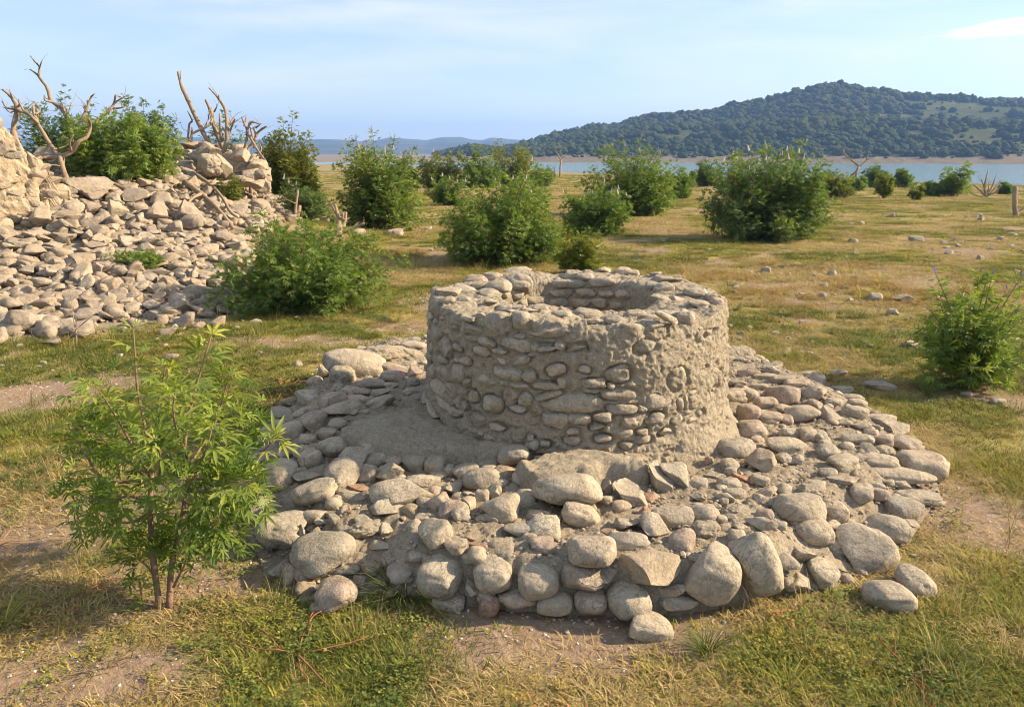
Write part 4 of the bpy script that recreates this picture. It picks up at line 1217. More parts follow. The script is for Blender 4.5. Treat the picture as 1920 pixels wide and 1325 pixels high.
dead_tree('dead_tree', 'tall bare tree with a long antler-like limb against the sky', (150, 330),
          [([(420, 700), (400, 520), (380, 420)], 34, 28), ([(385, 430), (350, 372), (290, 330), (268, 260), (215, 185)], 27, 14), ([(215, 185), (170, 150)], 11, 6), ([(216, 188), (222, 140), (195, 105), (170, 75)], 13, 6), ([(220, 150), (235, 105)], 9, 6),
           ([(292, 332), (255, 325), (250, 295)], 15, 8), ([(365, 395), (350, 340)], 12, 7), ([(385, 400), (400, 340)], 10, 6), ([(400, 520), (460, 430), (490, 370), (510, 310), (530, 290)], 22, 6), ([(484, 388), (468, 362)], 9, 6),
           ([(405, 560), (500, 480), (560, 430), (610, 382), (640, 345), (650, 295)], 30, 10), ([(640, 345), (665, 325), (703, 305)], 13, 7), ([(618, 372), (690, 365), (715, 345)], 13, 5), ([(650, 300), (665, 300), (690, 312)], 9, 5), ([(690, 365), (680, 335)], 8, 4), ([(645, 370), (660, 395), (690, 410)], 9, 4)], 0, 80, 3, t=15.5)
dead_tree('dead_tree', 'cluster of leaning bare trunks, the longest slanting like a pole', (440, 358),
          [([(1285, 830), (1250, 745), (1190, 600), (1130, 480), (1070, 350), (1020, 240), (1003, 165)], 38, 13), ([(1340, 840), (1280, 660), (1215, 500), (1190, 400), (1158, 325)], 36, 14), ([(1318, 835), (1262, 640), (1275, 540), (1270, 390), (1225, 310), (1175, 255)], 30, 8),
           ([(1275, 540), (1300, 480), (1322, 430)], 18, 10), ([(1245, 560), (1235, 400)], 18, 10), ([(1195, 430), (1170, 470), (1090, 508), (1062, 555)], 14, 10), ([(1055, 555), (1065, 460), (1080, 440), (1055, 385)], 14, 6), ([(1075, 555), (1080, 478)], 13, 9),
           ([(1338, 830), (1320, 640), (1300, 570)], 17, 11), ([(1205, 390), (1222, 355)], 10, 6), ([(1228, 320), (1228, 295)], 9, 6), ([(1255, 520), (1215, 500), (1180, 400), (1175, 380)], 12, 6), ([(1270, 470), (1290, 460), (1312, 425)], 13, 8), ([(1150, 480), (1172, 430), (1170, 400)], 9, 5)], 0, 80, 3, trunk=3)
dead_tree('dead_tree', 'shorter snarled dead tree with curled branches beside the leaning trunks', (456, 345),
          [([(1355, 760), (1362, 690), (1385, 560), (1390, 500), (1360, 420)], 26, 8), ([(1405, 760), (1410, 680), (1395, 600), (1430, 560)], 20, 14), ([(1385, 520), (1410, 450), (1465, 460)], 15, 6), ([(1430, 555), (1450, 505), (1500, 470)], 20, 8), ([(1440, 530), (1430, 480), (1450, 470)], 12, 7),
           ([(1390, 500), (1440, 590), (1500, 680), (1510, 730)], 17, 8), ([(1375, 470), (1388, 415)], 12, 7), ([(1430, 590), (1415, 500), (1400, 460), (1408, 440)], 14, 6), ([(1400, 640), (1440, 640), (1470, 600), (1455, 560)], 12, 7), ([(1478, 800), (1480, 700), (1470, 650)], 12, 7), ([(1440, 480), (1470, 455)], 9, 5)], 0, 80, 3, trunk=2)
def log(label, pts, w0, w1, ox, oy, s, lift=.12, extra=()):
    P = []
    for u, v in pts:
        p, t = hit(ox + u / s, oy + v / s, ground_z, lift, 15.5); P.append(p)
    r = np.linspace(w0, w1, len(P)) / s * t / FPX / 2
    root = empty('fallen_branch', P[0], label, 'branch', 'fallen branches on the rubble')
    V, Q, T = tube([(P, r)], 9, 5, .14)
    add('branch', mesh_np('dead_wood', V, T, Q, M['wood']), root, (0, 0, 0))
    for e in extra:
        Pe = []
        for u, v in e:
            p, t = hit(ox + u / s, oy + v / s, ground_z, lift + .05, 15.5); Pe.append(p)
        V, Q, T = tube([(Pe, np.linspace(w1, w1 * .5, len(Pe)) / s * t / FPX / 2)], 8, 6, .14)
        add('twig', mesh_np('dead_wood', V, T, Q, M['wood']), root, (0, 0, 0))
log('thick fallen limb sloping down the rubble below the leaning trunks', [(1040, 785), (1130, 850), (1220, 930), (1310, 1040)], 38, 22, 0, 80, 3, .14, [[(1130, 850), (1090, 870), (1060, 900)]])
log('thinner forked fallen branch lying across the rubble nearer the trunks', [(1105, 745), (1180, 795), (1250, 870), (1295, 950), (1340, 985)], 24, 13, 0, 80, 3, .16, [[(1180, 795), (1240, 800), (1290, 805)], [(1190, 790), (1215, 765)]])
log('bleached log lying under the bright green bush on the rubble top', [(570, 768), (640, 795), (720, 825), (800, 838)], 24, 17, 0, 80, 3, .10)
dead_tree('tree_stump', 'pale gnarled forked stump with an arm reaching along the ground', (632, 442),
          [([(700, 835), (700, 760), (705, 700), (685, 610)], 62, 14), ([(705, 760), (735, 720), (747, 655)], 40, 14), ([(700, 770), (790, 742), (850, 715)], 30, 12), ([(690, 660), (668, 615)], 18, 8), ([(720, 700), (730, 668), (720, 655)], 18, 9), ([(690, 790), (660, 800), (640, 780)], 22, 10)], 400, 180, 3, cat='stump', jit=.05)
dead_tree('dead_snag', 'pointed pale snag of split wood behind the low spreading bush', (553, 412), [([(450, 720), (462, 640), (476, 530)], 26, 10), ([(468, 700), (480, 650), (485, 618)], 26, 20)], 400, 180, 3, trunk=2, cat='snag', jit=.04)
dead_tree('dead_snag', 'thin broken stake standing between the split snag and the pale stump', (578, 414), [([(533, 710), (536, 650), (541, 600)], 17, 12)], 400, 180, 3, cat='snag', jit=.03)
dead_tree('dead_snag', 'slender dead stem standing in the dark scrub left of the split snag', (493, 395), [([(278, 650), (280, 600), (282, 548)], 15, 9)], 400, 180, 3, cat='snag', jit=.03)
dead_tree('dead_snag', 'short dark forked snag standing alone in the far yellow meadow', (1903, 405), [([(1890, 655), (1885, 600), (1888, 540)], 19, 14), ([(1888, 648), (1905, 632), (1925, 615)], 15, 7), ([(1886, 610), (1896, 585)], 9, 5)], 960, 80, 2, cat='snag', jit=.04)
dead_tree('dead_bush', 'spiky bare dead bush by the water near the lone dark snag', (1848, 371), [([(1780, 583), (1772, 540), (1785, 480)], 9, 4), ([(1782, 580), (1820, 535), (1836, 510)], 8, 3), ([(1778, 580), (1745, 545), (1730, 535)], 8, 3), ([(1783, 570), (1800, 540), (1812, 505)], 7, 3), ([(1775, 580), (1740, 572), (1715, 562)], 8, 3), ([(1790, 570), (1815, 560), (1830, 540)], 6, 3), ([(1772, 550), (1762, 515)], 5, 3), ([(1786, 560), (1790, 520)], 5, 2)], 960, 80, 2, trunk=3, jit=.15)
dead_tree('dead_tree', 'small crooked dead tree with a sideways arm near the far water', (1596, 345), [([(1296, 530), (1290, 495), (1300, 465)], 9, 8), ([(1270, 500), (1300, 468), (1265, 435), (1240, 410)], 9, 4), ([(1300, 466), (1325, 445), (1335, 420)], 7, 3), ([(1245, 415), (1245, 398)], 4, 3), ([(1330, 440), (1342, 436)], 4, 2)], 960, 80, 2, jit=.1)
dead_tree('dead_snag', 'bleached forked snag far off above the bushes by the water', (1048, 332), [([(180, 505), (181, 470), (184, 440)], 8, 7), ([(184, 442), (175, 425), (165, 410)], 6, 3), ([(184, 438), (192, 430), (202, 428)], 5, 3), ([(160, 500), (158, 470)], 5, 3)], 960, 80, 2, cat='snag', jit=.05)
# dry stalk in the grass before the rubble
dead_tree('dry_stalk', 'dry leafless twiggy stalk in the grass before the rubble', (143, 650),
          [([(600, 965), (596, 900), (594, 830)], 11, 10), ([(594, 832), (575, 740), (565, 640), (530, 450)], 9, 3), ([(596, 830), (640, 785), (690, 745), (775, 675)], 10, 4), ([(590, 832), (530, 800), (480, 760), (400, 650)], 8, 3), ([(592, 838), (470, 930), (300, 905), (160, 850)], 7, 3), ([(600, 845), (680, 850), (740, 870)], 6, 3), ([(592, 800), (600, 760), (590, 735)], 8, 4), ([(700, 950), (780, 910), (860, 880)], 6, 3)], 0, 420, 4.174, cat='dead plant', jit=.03)

# ------------------------------------------------------------------ shrubs
def leaf_template(fine):
    """palmate leaf in the xy plane, pointing to +x, unit leaflet length"""
    V, T = [], []
    o = 0
    for a, ln in ((-72, .55), (-36, .88), (0, 1.0), (36, .88), (72, .55)):
        ca, sa = math.cos(R(a)), math.sin(R(a))
        if fine:
            pts = [(0.04, 0, 0), (.28, .062, .015), (.28, 0, -.012), (.28, -.062, .015), (.62, .070, -.01), (.62, 0, -.04), (.62, -.070, -.01), (1.0, 0, -.17)]
            tri = [(0, 2, 1), (0, 3, 2), (1, 2, 5), (1, 5, 4), (2, 3, 6), (2, 6, 5), (4, 5, 7), (5, 6, 7)]
        else:
            pts = [(0.02, 0, 0), (.48, .115, .03), (.48, -.115, .03), (1.0, 0, -.12)]
            tri = [(0, 3, 1), (0, 2, 3)]
        for x, y, z in pts:
            x *= ln; V.append((x * ca - y * sa, x * sa + y * ca, z))
        T += [tuple(q + o for q in t) for t in tri]
        o += len(pts)
    return np.array(V), np.array(T)
LT = {False: leaf_template(False), True: leaf_template(True)}

def leaves_mesh(pos, dirv, size, tint, mat, r, fine=False):
    tv, tt = LT[fine]
    n = len(pos)
    d = dirv / (np.linalg.norm(dirv, axis=1)[:, None] + 1e-9)
    up = np.array([0, 0, 1.0]) + r.normal(0, .38, (n, 3))
    nx = up - (up * d).sum(1)[:, None] * d
    nx /= np.linalg.norm(nx, axis=1)[:, None] + 1e-9
    sd_ = np.cross(nx, d)
    V = pos[:, None, :] + size[:, None, None] * (tv[None, :, 0, None] * d[:, None, :] + tv[None, :, 1, None] * sd_[:, None, :] + tv[None, :, 2, None] * nx[:, None, :])
    nv = len(tv)
    T = (tt[None] + (np.arange(n) * nv)[:, None, None]).reshape(-1, 3)
    tn = np.repeat(np.clip(tint, 0, 1), nv)
    return mesh_np('crown', V.reshape(-1, 3), T, mat=mat, smooth=fine, attrs={'tint': tn})

def shrub_geometry(seed, w, h, nst, nleaf, leaf, mat, lean=0.0, spike=.25, fine=False, low=0.0, dep=None, young=.0):
    r = np.random.default_rng(seed)
    dep = w * .9 if dep is None else dep
    # lobes make the outline uneven
    nl = 9
    lob = r.normal(size=(nl, 3)); lob[:, 2] = np.abs(lob[:, 2]); lob /= np.linalg.norm(lob, axis=1)[:, None]
    amp = r.uniform(-.20, .24, nl)
    az = r.uniform(0, 2 * np.pi, nst); el = np.arcsin(np.clip(r.uniform(low, 1, nst) ** .85, 0, 1))
    dirs = np.stack([np.cos(el) * np.cos(az), np.cos(el) * np.sin(az), np.sin(el)], 1)
    k = 1 + (np.clip(dirs @ lob.T, 0, 1) ** 6 @ amp)
    k = k * r.uniform(.72, 1.05, nst) * np.where(r.random(nst) < spike, r.uniform(1.03, 1.2, nst), 1)
    # dome: broad low skirt
    rad = np.cos(el) ** .6
    tip = np.stack([w / 2 * rad * np.cos(az) * k, dep / 2 * rad * np.sin(az) * k, h * (.10 + .90 * np.sin(el)) * k], 1)
    tip[:, 0] += lean * tip[:, 2]
    base = np.stack([r.normal(0, .05 * w, nst), r.normal(0, .05 * dep, nst), np.full(nst, -.02)], 1)
    ctrl = base * .5 + tip * np.array([.38, .38, .58])
    paths = []
    def bez(s, i):
        s = s[:, None]
        return (1 - s) ** 2 * base[i] + 2 * s * (1 - s) * ctrl[i] + s ** 2 * tip[i]
    ss = np.linspace(0, 1, 5)
    r0 = .011 * (h ** .6)
    for i in range(nst):
        P = np.stack([bez(np.array([q]), np.array([i]))[0] for q in ss])
        paths.append((P, np.linspace(r0 * r.uniform(.6, 1.3), r0 * .22, 5)))
    # leaves along stems and short side twigs
    i = r.integers(0, nst, nleaf)
    s = 1 - .72 * r.random(nleaf) ** 1.25
    P = bez(s, i)
    tang = 2 * (1 - s)[:, None] * (ctrl[i] - base[i]) + 2 * s[:, None] * (tip[i] - ctrl[i])
    tang /= np.linalg.norm(tang, axis=1)[:, None] + 1e-9
    sid = r.normal(size=(nleaf, 3)); sid -= (sid * tang).sum(1)[:, None] * tang; sid /= np.linalg.norm(sid, axis=1)[:, None] + 1e-9
    tw = (r.random(nleaf) ** .8) * (.13 * (w + h) / 2 + .03) * (1.15 - s * .75)
    pos = P + sid * tw[:, None] + tang * (tw * .6)[:, None]
    pos[:, 2] = np.maximum(pos[:, 2], .02)
    dv = sid * .9 + tang * .55 + r.normal(0, .25, (nleaf, 3)); dv[:, 2] -= .12
    size = leaf * r.uniform(.65, 1.25, nleaf) * (1.1 - .35 * s)
    tint = .30 + .30 * (s - .6) + r.normal(0, .15, nleaf) + .18 * vnoise(pos * (3.0 / max(w, .5)) * 2 + seed, seed) + young
    V, Q, T = tube(paths, 5, seed, .0)
    return leaves_mesh(pos, dv, size, tint, mat, r, fine), mesh_np('stems', V, T, Q, M['bark']), tip, dirs

def spike_mesh(mat, seed=0):
    r = np.random.default_rng(seed)
    V, T = [], []
    n = 46
    for i in range(n):
        s = i / n; a = i * 2.4; rr = .17 * (1 - s * .8) * r.uniform(.6, 1.1)
        c = np.array([rr * math.cos(a), rr * math.sin(a), s]); q = .085 * (1 - .5 * s)
        o = len(V)
        for v in ((q, 0, 0), (-q * .5, q * .8, 0), (-q * .5, -q * .8, 0), (0, 0, q * 1.3)): V.append(c + np.array(v))
        T += [(o, o + 1, o + 3), (o + 1, o + 2, o + 3), (o + 2, o, o + 3), (o, o + 2, o + 1)]
    return mesh_np('flower_spike', V, T, mat=mat, smooth=False)
SPK = {k: spike_mesh(M[k], i) for i, k in enumerate(('lilac', 'violet', 'pale'))}

def shrub(name, label, px, base, wpx, toppx, seed, nst, nleaf, leaf, mat='leaf', flowers=0, fcol='lilac', group='green chaste shrubs in the meadow', cat='shrub', lean=0.0, low=0.0, spike=.25, t=None, young=0.0, fl_len=.16):
    p, t0 = hit(px, base, ground_z)
    if t is not None:
        p = np.array([0, 0, CAMZ]) + ray(px, base) * t; p[2] = float(ground_z(np.array([p[0]]), np.array([p[1]]))[0]); t0 = t
    w = wpx * t0 / FPX
    z1 = (np.array([0, 0, CAMZ]) + ray(px, toppx) * t0)[2]
    h = max(.1, (z1 - p[2])) / 1.06
    crown, stems, tip, dirs = shrub_geometry(seed, w * .93, h, nst, nleaf, leaf, M[mat], lean, spike, low=low, young=young)
    root = empty(name, p, label, cat, group)
    add('crown', crown, root, p)
    add('stem', stems, root, p)
    if flowers:
        order = np.argsort(-tip[:, 2] * (1 + .25 * np.random.default_rng(seed).random(len(tip))))
        for j in order[:flowers]:
            L_ = fl_len * rng.uniform(.35, .65)
            add('flower_spike', SPK[fcol], root, Vector(p) + Vector(tip[j]) * 1.0 + Vector((0, 0, .01)), Euler((rng.normal(0, .2), rng.normal(0, .2), rng.uniform(0, 6))), (L_, L_, L_))
    return root

G = 'green chaste shrubs in the meadow'
shrub('chaste_shrub', 'low wide spreading green shrub between the rubble slope and the well', 578, 574, 335, 398, 1, 110, 7800, .075, 'leaf', 0, spike=.3, low=.0)
shrub('chaste_shrub', 'big rounded green shrub standing directly behind the well', 940, 490, 245, 325, 2, 120, 8200, .085, 'leaf', 12, 'pale', fl_len=.13)
shrub('chaste_shrub', 'small yellowish sapling tucked against the big shrub behind the well', 1084, 517, 96, 422, 3, 34, 1500, .085, 'leaf_yellow', 0, young=.1)
shrub('chaste_shrub', 'tall green shrub topped with lilac flower spikes behind the pale stump', 715, 428, 178, 272, 4, 120, 7200, .10, 'leaf', 34, 'lilac', fl_len=.22, young=.08)
shrub('chaste_shrub', 'middle green shrub with white flower spikes beside the big shrub behind the well', 1118, 440, 145, 335, 5, 90, 5000, .10, 'leaf', 14, 'pale', fl_len=.18)
shrub('chaste_shrub', 'tall shrub with faint lilac tips behind the middle flowering shrub', 1188, 404, 175, 272, 6, 110, 6000, .125, 'leaf', 16, 'lilac', fl_len=.25)
shrub('chaste_shrub', 'largest dark green shrub dotted with white flower spikes in the open meadow', 1438, 448, 262, 262, 7, 150, 10500, .11, 'leaf_dark', 26, 'pale', fl_len=.20, young=.12)
shrub('chaste_shrub', 'yellow green shrub peeping out behind the largest dark shrub', 1560, 372, 105, 312, 8, 60, 2600, .15, 'leaf_yellow', 0)
shrub('flowering_shrub', 'airy round shrub with vivid violet flower spikes beside the cobble platform', 1808, 722, 205, 476, 9, 60, 2100, .074, 'leaf', 6, 'violet', spike=.6, fl_len=.075, young=.14)
shrub('chaste_shrub', 'bright green bush growing over the rubble beneath the twisted dead tree', 232, 368, 225, 222, 10, 150, 9500, .10, 'leaf', 0, young=.14, t=12.3)
shrub('chaste_shrub', 'dark bush behind the twisted dead tree beside the plaster wall', 125, 320, 175, 190, 11, 100, 5400, .11, 'leaf_dark', 0, t=15.5, spike=.4)
shrub('chaste_shrub', 'dark green bush standing behind the bright green bush on the rubble', 268, 320, 130, 192, 12, 90, 4800, .12, 'leaf_dark', 0, t=16.0, spike=.4)
shrub('chaste_shrub', 'dark bush showing between the leaning bare trunks behind the dry stone wall', 425, 330, 100, 222, 13, 60, 2600, .12, 'leaf_dark', 0, t=19, spike=.4)
shrub('chaste_shrub', 'yellow green bush on the end of the rubble crest', 540, 352, 124, 240, 14, 90, 5200, .11, 'leaf_yellow', 0, t=17, spike=.3)
shrub('chaste_shrub', 'sparse dark scrub among the dead stems at the edge of the rubble', 572, 412, 135, 330, 15, 60, 2100, .08, 'leaf_dark', 3, 'pale')
shrub('chaste_shrub', 'small far green shrub between the lilac topped and the big rounded shrub', 838, 386, 70, 335, 16, 40, 1500, .13, 'leaf', 6, 'pale', fl_len=.2)
shrub('chaste_shrub', 'far yellowish shrub beyond the tall lilac flowered shrub', 826, 352, 98, 282, 17, 60, 2200, .2, 'leaf_yellow', 6, 'lilac', fl_len=.35)
shrub('chaste_shrub', 'far bluish green shrub behind the big rounded shrub top', 896, 352, 98, 280, 18, 60, 2200, .2, 'leaf', 0)
shrub('chaste_shrub', 'far tall yellow green shrub above the big rounded shrub', 958, 348, 104, 262, 19, 60, 2400, .2, 'leaf_yellow', 0)
shrub('chaste_shrub', 'far low shrub with lilac haze of flowers next to the largest dark shrub', 1325, 350, 62, 298, 20, 50, 1600, .22, 'leaf', 14, 'lilac', fl_len=.4)
shrub('waterside_shrub', 'dark rounded shrub at the lakeside behind the pale sapling', 1642, 352, 62, 308, 21, 40, 1300, .25, 'leaf_dark', 0)
shrub('waterside_shrub', 'pale yellowish sapling in the meadow before the lake', 1657, 373, 36, 318, 22, 24, 700, .18, 'leaf_yellow', 0)
shrub('waterside_shrub', 'small bluish shrub at the lake edge beside the dark rounded shrub', 1693, 352, 42, 314, 23, 30, 900, .25, 'leaf', 0)
shrub('waterside_shrub', 'pale feathery willow like shrub standing against the lake', 1783, 368, 62, 304, 24, 40, 1100, .2, 'leaf', 0, spike=.5, young=.1)
shrub('waterside_shrub', 'low dark shrub at the foot of the feathery lakeside shrub', 1748, 368, 56, 332, 25, 36, 1100, .2, 'leaf_dark', 0)
shrub('waterside_shrub', 'small round dark shrub beside the spiky dead bush by the lake', 1886, 364, 30, 340, 26, 20, 500, .2, 'leaf_dark', 0)
shrub('waterside_shrub', 'tiny pale tuft of shrub in front of the lakeside stones', 1718, 376, 26, 346, 27, 20, 400, .16, 'leaf_yellow', 0)
shrub('waterside_shrub', 'faint shrub at the water beyond the pair of flowering shrubs', 1290, 352, 34, 322, 28, 20, 500, .22, 'leaf', 0)
shrub('chaste_shrub', 'far pale shrub by the water beside the bleached forked snag', 1016, 350, 56, 306, 31, 36, 1200, .2, 'leaf', 0)
shrub('chaste_shrub', 'far small green shrub between the lilac topped shrub and the rubble crest', 766, 352, 62, 306, 32, 36, 1200, .2, 'leaf', 8, 'lilac', fl_len=.3)
shrub('chaste_shrub', 'far low shrub tucked between the faint lilac shrub and the largest dark shrub', 1272, 372, 60, 318, 33, 40, 1500, .16, 'leaf', 0)
shrub('waterside_shrub', 'low spreading green shrub at the lake edge right behind the largest dark shrub', 1600, 358, 52, 324, 34, 36, 1100, .2, 'leaf', 0)
shrub('low_weed', 'low trailing green weed growing among the rubble stones', 262, 500, 115, 462, 29, 44, 1300, .05, 'leaf', 0, cat='weed', group='weeds on the rubble', low=0)
shrub('low_weed', 'small green weed sprout at the rubble edge near the spreading shrub', 432, 352, 60, 322, 30, 24, 500, .07, 'leaf_yellow', 0, cat='weed', group='weeds on the rubble', t=13.0)

# the leafy sapling close to the camera
def sapling():
    r = np.random.default_rng(77)
    p0, t0 = hit(305, 1140, ground_z)
    root = empty('leafy_sapling', p0, 'young leafy sapling with long bright leaflets and reddish stems beside the platform', 'sapling')
    def at(px, py, dt): return np.array([0, 0, CAMZ]) + ray(px, py) * (t0 + dt)
    stems = [([(300, 1142, 0), (288, 1050, .0), (282, 960, .03), (285, 880, .08)], .013, .009), ([(318, 1140, 0), (322, 1060, .03), (340, 980, .05), (352, 900, .1)], .013, .008),
             ([(285, 885, .08), (272, 800, .12), (258, 730, .14), (250, 620, .14)], .008, .003), ([(345, 900, .1), (350, 800, .12), (372, 710, .15), (396, 630, .16)], .008, .003),
             ([(285, 900, .08), (200, 900, .05), (160, 850, .04), (128, 795, .04)], .007, .003), ([(352, 900, .1), (420, 890, .02), (470, 865, .0), (515, 825, -.02)], .007, .003),
             ([(282, 940, .05), (240, 930, -.1), (200, 940, -.15), (150, 930, -.17)], .006, .002), ([(345, 920, .05), (390, 920, -.14), (430, 905, -.2), (470, 900, -.2)], .006, .002),
             ([(285, 900, .1), (290, 820, .3), (300, 740, .36), (310, 690, .36)], .006, .002), ([(350, 880, .1), (400, 800, .25), (420, 740, .3), (430, 700, .3)], .006, .002),
             ([(285, 900, .1), (240, 820, .0), (205, 760, -.03), (180, 725, -.03)], .006, .002), ([(285, 920, .1), (300, 880, -.18), (300, 850, -.25), (290, 830, -.27)], .006, .002),
             ([(350, 920, .1), (370, 880, -.15), (390, 830, -.2), (400, 790, -.2)], .006, .002), ([(345, 960, .05), (400, 960, .0), (420, 970, -.03), (445, 950, -.05)], .006, .002),
             ([(282, 960, .03), (240, 980, .1), (200, 970, .15), (180, 960, .15)], .006, .002), ([(300, 1135, 0), (285, 1128, -.02), (268, 1122, -.04), (262, 1090, -.05)], .007, .003),
             ([(325, 1100, .0), (335, 1080, -.02), (345, 1060, -.03), (350, 1040, -.03)], .005, .002), ([(290, 1080, 0), (275, 1060, -.02), (262, 1050, -.03), (258, 1040, -.03)], .005, .002),
             ([(352, 900, .1), (400, 860, .3), (440, 820, .35), (470, 790, .36)], .006, .002), ([(285, 890, .1), (230, 860, .3), (190, 820, .35), (160, 800, .36)], .006, .002),
             ([(345, 940, .06), (380, 960, -.1), (400, 985, -.14), (405, 1000, -.14)], .005, .002), ([(352, 860, .1), (330, 800, -.05), (325, 760, -.08), (330, 730, -.08)], .006, .002)]
    pos, dv, size, tint = [], [], [], []
    for i, (pp, a, b) in enumerate(stems):
        P = np.stack([at(*q) for q in pp])
        V, Q, T = tube([(P, np.linspace(a, b, len(P)))], 7, i, .05)
        add('stem', mesh_np('sapling_stem', V, T, Q, M['bark']), root, (0, 0, 0))
        ln = np.linalg.norm(np.diff(P, axis=0), axis=1).sum()
        if i < 2: s0, gap = .30, .026
        elif i < 6: s0, gap = .12, .050
        else: s0, gap = .15, .034
        ns = max(3, int(ln * (1 - s0) / gap))
        for j in range(ns):
            s = s0 + (1 - s0) * (j + 1) / ns
            f = s * (len(P) - 1); k0 = min(int(f), len(P) - 2); X = P[k0] + (P[k0 + 1] - P[k0]) * (f - k0)
            tg = P[k0 + 1] - P[k0]; tg /= np.linalg.norm(tg)
            a0 = j * 1.57 + r.normal(0, .35)
            e1 = np.cross(tg, [0.2, .9, .1]); e1 /= np.linalg.norm(e1); e2 = np.cross(tg, e1)
            for sg in ((1, -1) if j < ns - 1 else (1, -1, .3, -.3)):
                sd_ = (math.cos(a0) * e1 + math.sin(a0) * e2) * sg
                pet = .028 * r.uniform(.7, 1.5)
                d = sd_ + tg * r.uniform(.2, .7) + np.array([0, 0, -.12])
                pos.append(X + d * pet); dv.append(d)
                top_ = 1.0 if i in (2, 3, 4, 5) else .85
                size.append(.104 * r.uniform(.5, 1.25) * top_ * (1.0 - .25 * (s > .93)) * (.7 if i in (16, 17, 15) else 1))
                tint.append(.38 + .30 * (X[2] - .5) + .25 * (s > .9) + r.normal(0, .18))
                # axillary twiglets thicken the middle
                if i > 5 or s < .55:
                    for _ in range(int(r.random() < .8) + 2 * int(.16 < X[2] < .62)):
                        q = X + d * r.uniform(.05, .11) + r.normal(0, .02, 3)
                        pos.append(q); dv.append(d + r.normal(0, .6, 3)); size.append(.058 * r.uniform(.7, 1.2)); tint.append(.22 + .2 * (X[2] - .5) + r.normal(0, .15))
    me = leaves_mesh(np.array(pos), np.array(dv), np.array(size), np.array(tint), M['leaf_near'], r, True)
    add('crown', me, root, (0, 0, 0))
sapling()

# ------------------------------------------------------------------ grass and weeds
def tuft(seed, nb, spread, hgt, lean, wid, mat, curl=.5):
    r = np.random.default_rng(seed)
    V, Q, T, B = [], [], [], []
    for i in range(nb):
        a = r.uniform(0, 6.283); rr = spread * math.sqrt(r.random())
        b = np.array([rr * math.cos(a), rr * math.sin(a), -.004])
        a2 = a + r.normal(0, .9)
        h = hgt * r.uniform(.45, 1.15); le = lean * r.uniform(.4, 1.3)
        out = np.array([math.cos(a2), math.sin(a2), 0]); sd_ = np.array([-math.sin(a2), math.cos(a2), 0])
        w = wid * r.uniform(.6, 1.2); o = len(V)
        for s, ww in ((0, 1.0), (.4, .9), (.75, .55)):
            c = b + out * h * (math.sin(le) * s + curl * .35 * s * s) + np.array([0, 0, h * (math.cos(le) * s - curl * .35 * s * s)])
            c[2] = max(c[2], -.004 + .002 * s)
            V += [c - sd_ * w * ww, c + sd_ * w * ww]
        c = b + out * h * (math.sin(le) + curl * .45) + np.array([0, 0, max(.0, h * (math.cos(le) - curl * .5))])
        V.append(c)
        Q += [(o, o + 1, o + 3, o + 2), (o + 2, o + 3, o + 5, o + 4)]; T.append((o + 4, o + 5, o + 6))
        B += [r.random()] * 7
    return mesh_np('tuft', np.array(V), T, Q, M[mat], False, {'bv': B})
def weed(seed, n, spread, leaf, mat='weed', stems=6):
    r = np.random.default_rng(seed)
    V, Q, B = [], [], []
    for s_ in range(stems):
        a = r.uniform(0, 6.283); L_ = spread * r.uniform(.5, 1.1)
        for i in range(n // stems):
            s = (i + 1) / (n // stems)
            c = np.array([math.cos(a) * L_ * s, math.sin(a) * L_ * s, .006 + .02 * r.random()]) + r.normal(0, leaf * .6, 3) * [1, 1, .4]
            c[2] = abs(c[2]) + .003
            t = r.uniform(0, 6.283); l = leaf * r.uniform(.7, 1.3); w = l * .42
            d = np.array([math.cos(t), math.sin(t), r.uniform(-.1, .6)]); e = np.array([-math.sin(t), math.cos(t), r.normal(0, .25)])
            o = len(V)
            V += [c, c + d * l * .5 + e * w, c + d * l, c + d * l * .5 - e * w]; Q.append((o, o + 1, o + 2, o + 3)); B += [r.random()] * 4
    return mesh_np('weed', np.array(V), None, Q, M[mat], False, {'bv': B})
def runner(seed):
    r = np.random.default_rng(seed)
    paths = []
    for i in range(7):
        a = r.uniform(0, 6.283); P = [np.zeros(3)]
        for s in range(4):
            a += r.normal(0, .35); P.append(P[-1] + np.array([math.cos(a), math.sin(a), 0]) * .05 + [0, 0, 0]); P[-1][2] = .012 + .012 * r.random()
        paths.append((np.array(P), np.linspace(.0028, .0012, 5)))
    V, Q, T = tube(paths, 5, seed, 0)
    return mesh_np('runner', V, T, Q, M['redstem'], True, {'bv': r.random(len(V))})
KIND = ([tuft(i, 80, .09, .042, .75, .0021, 'green') for i in range(4)]          # 0-3 short green
        + [tuft(10 + i, 60, .095, .058, 1.1, .0021, 'straw', .9) for i in range(4)]  # 4-7 matted straw
        + [weed(20 + i, 150, .12, .0095) for i in range(4)]                           # 8-11 creeping weed
        + [tuft(30 + i, 46, .022, .15, .75, .0022, 'green', .8) for i in range(2)]    # 12-13 spiky tuft
        + [tuft(34 + i, 14, .05, .16, .35, .0011, 'straw', .3) for i in range(2)]     # 14-15 standing stalks
        + [runner(40 + i) for i in range(2)])                                         # 16-17 red runners
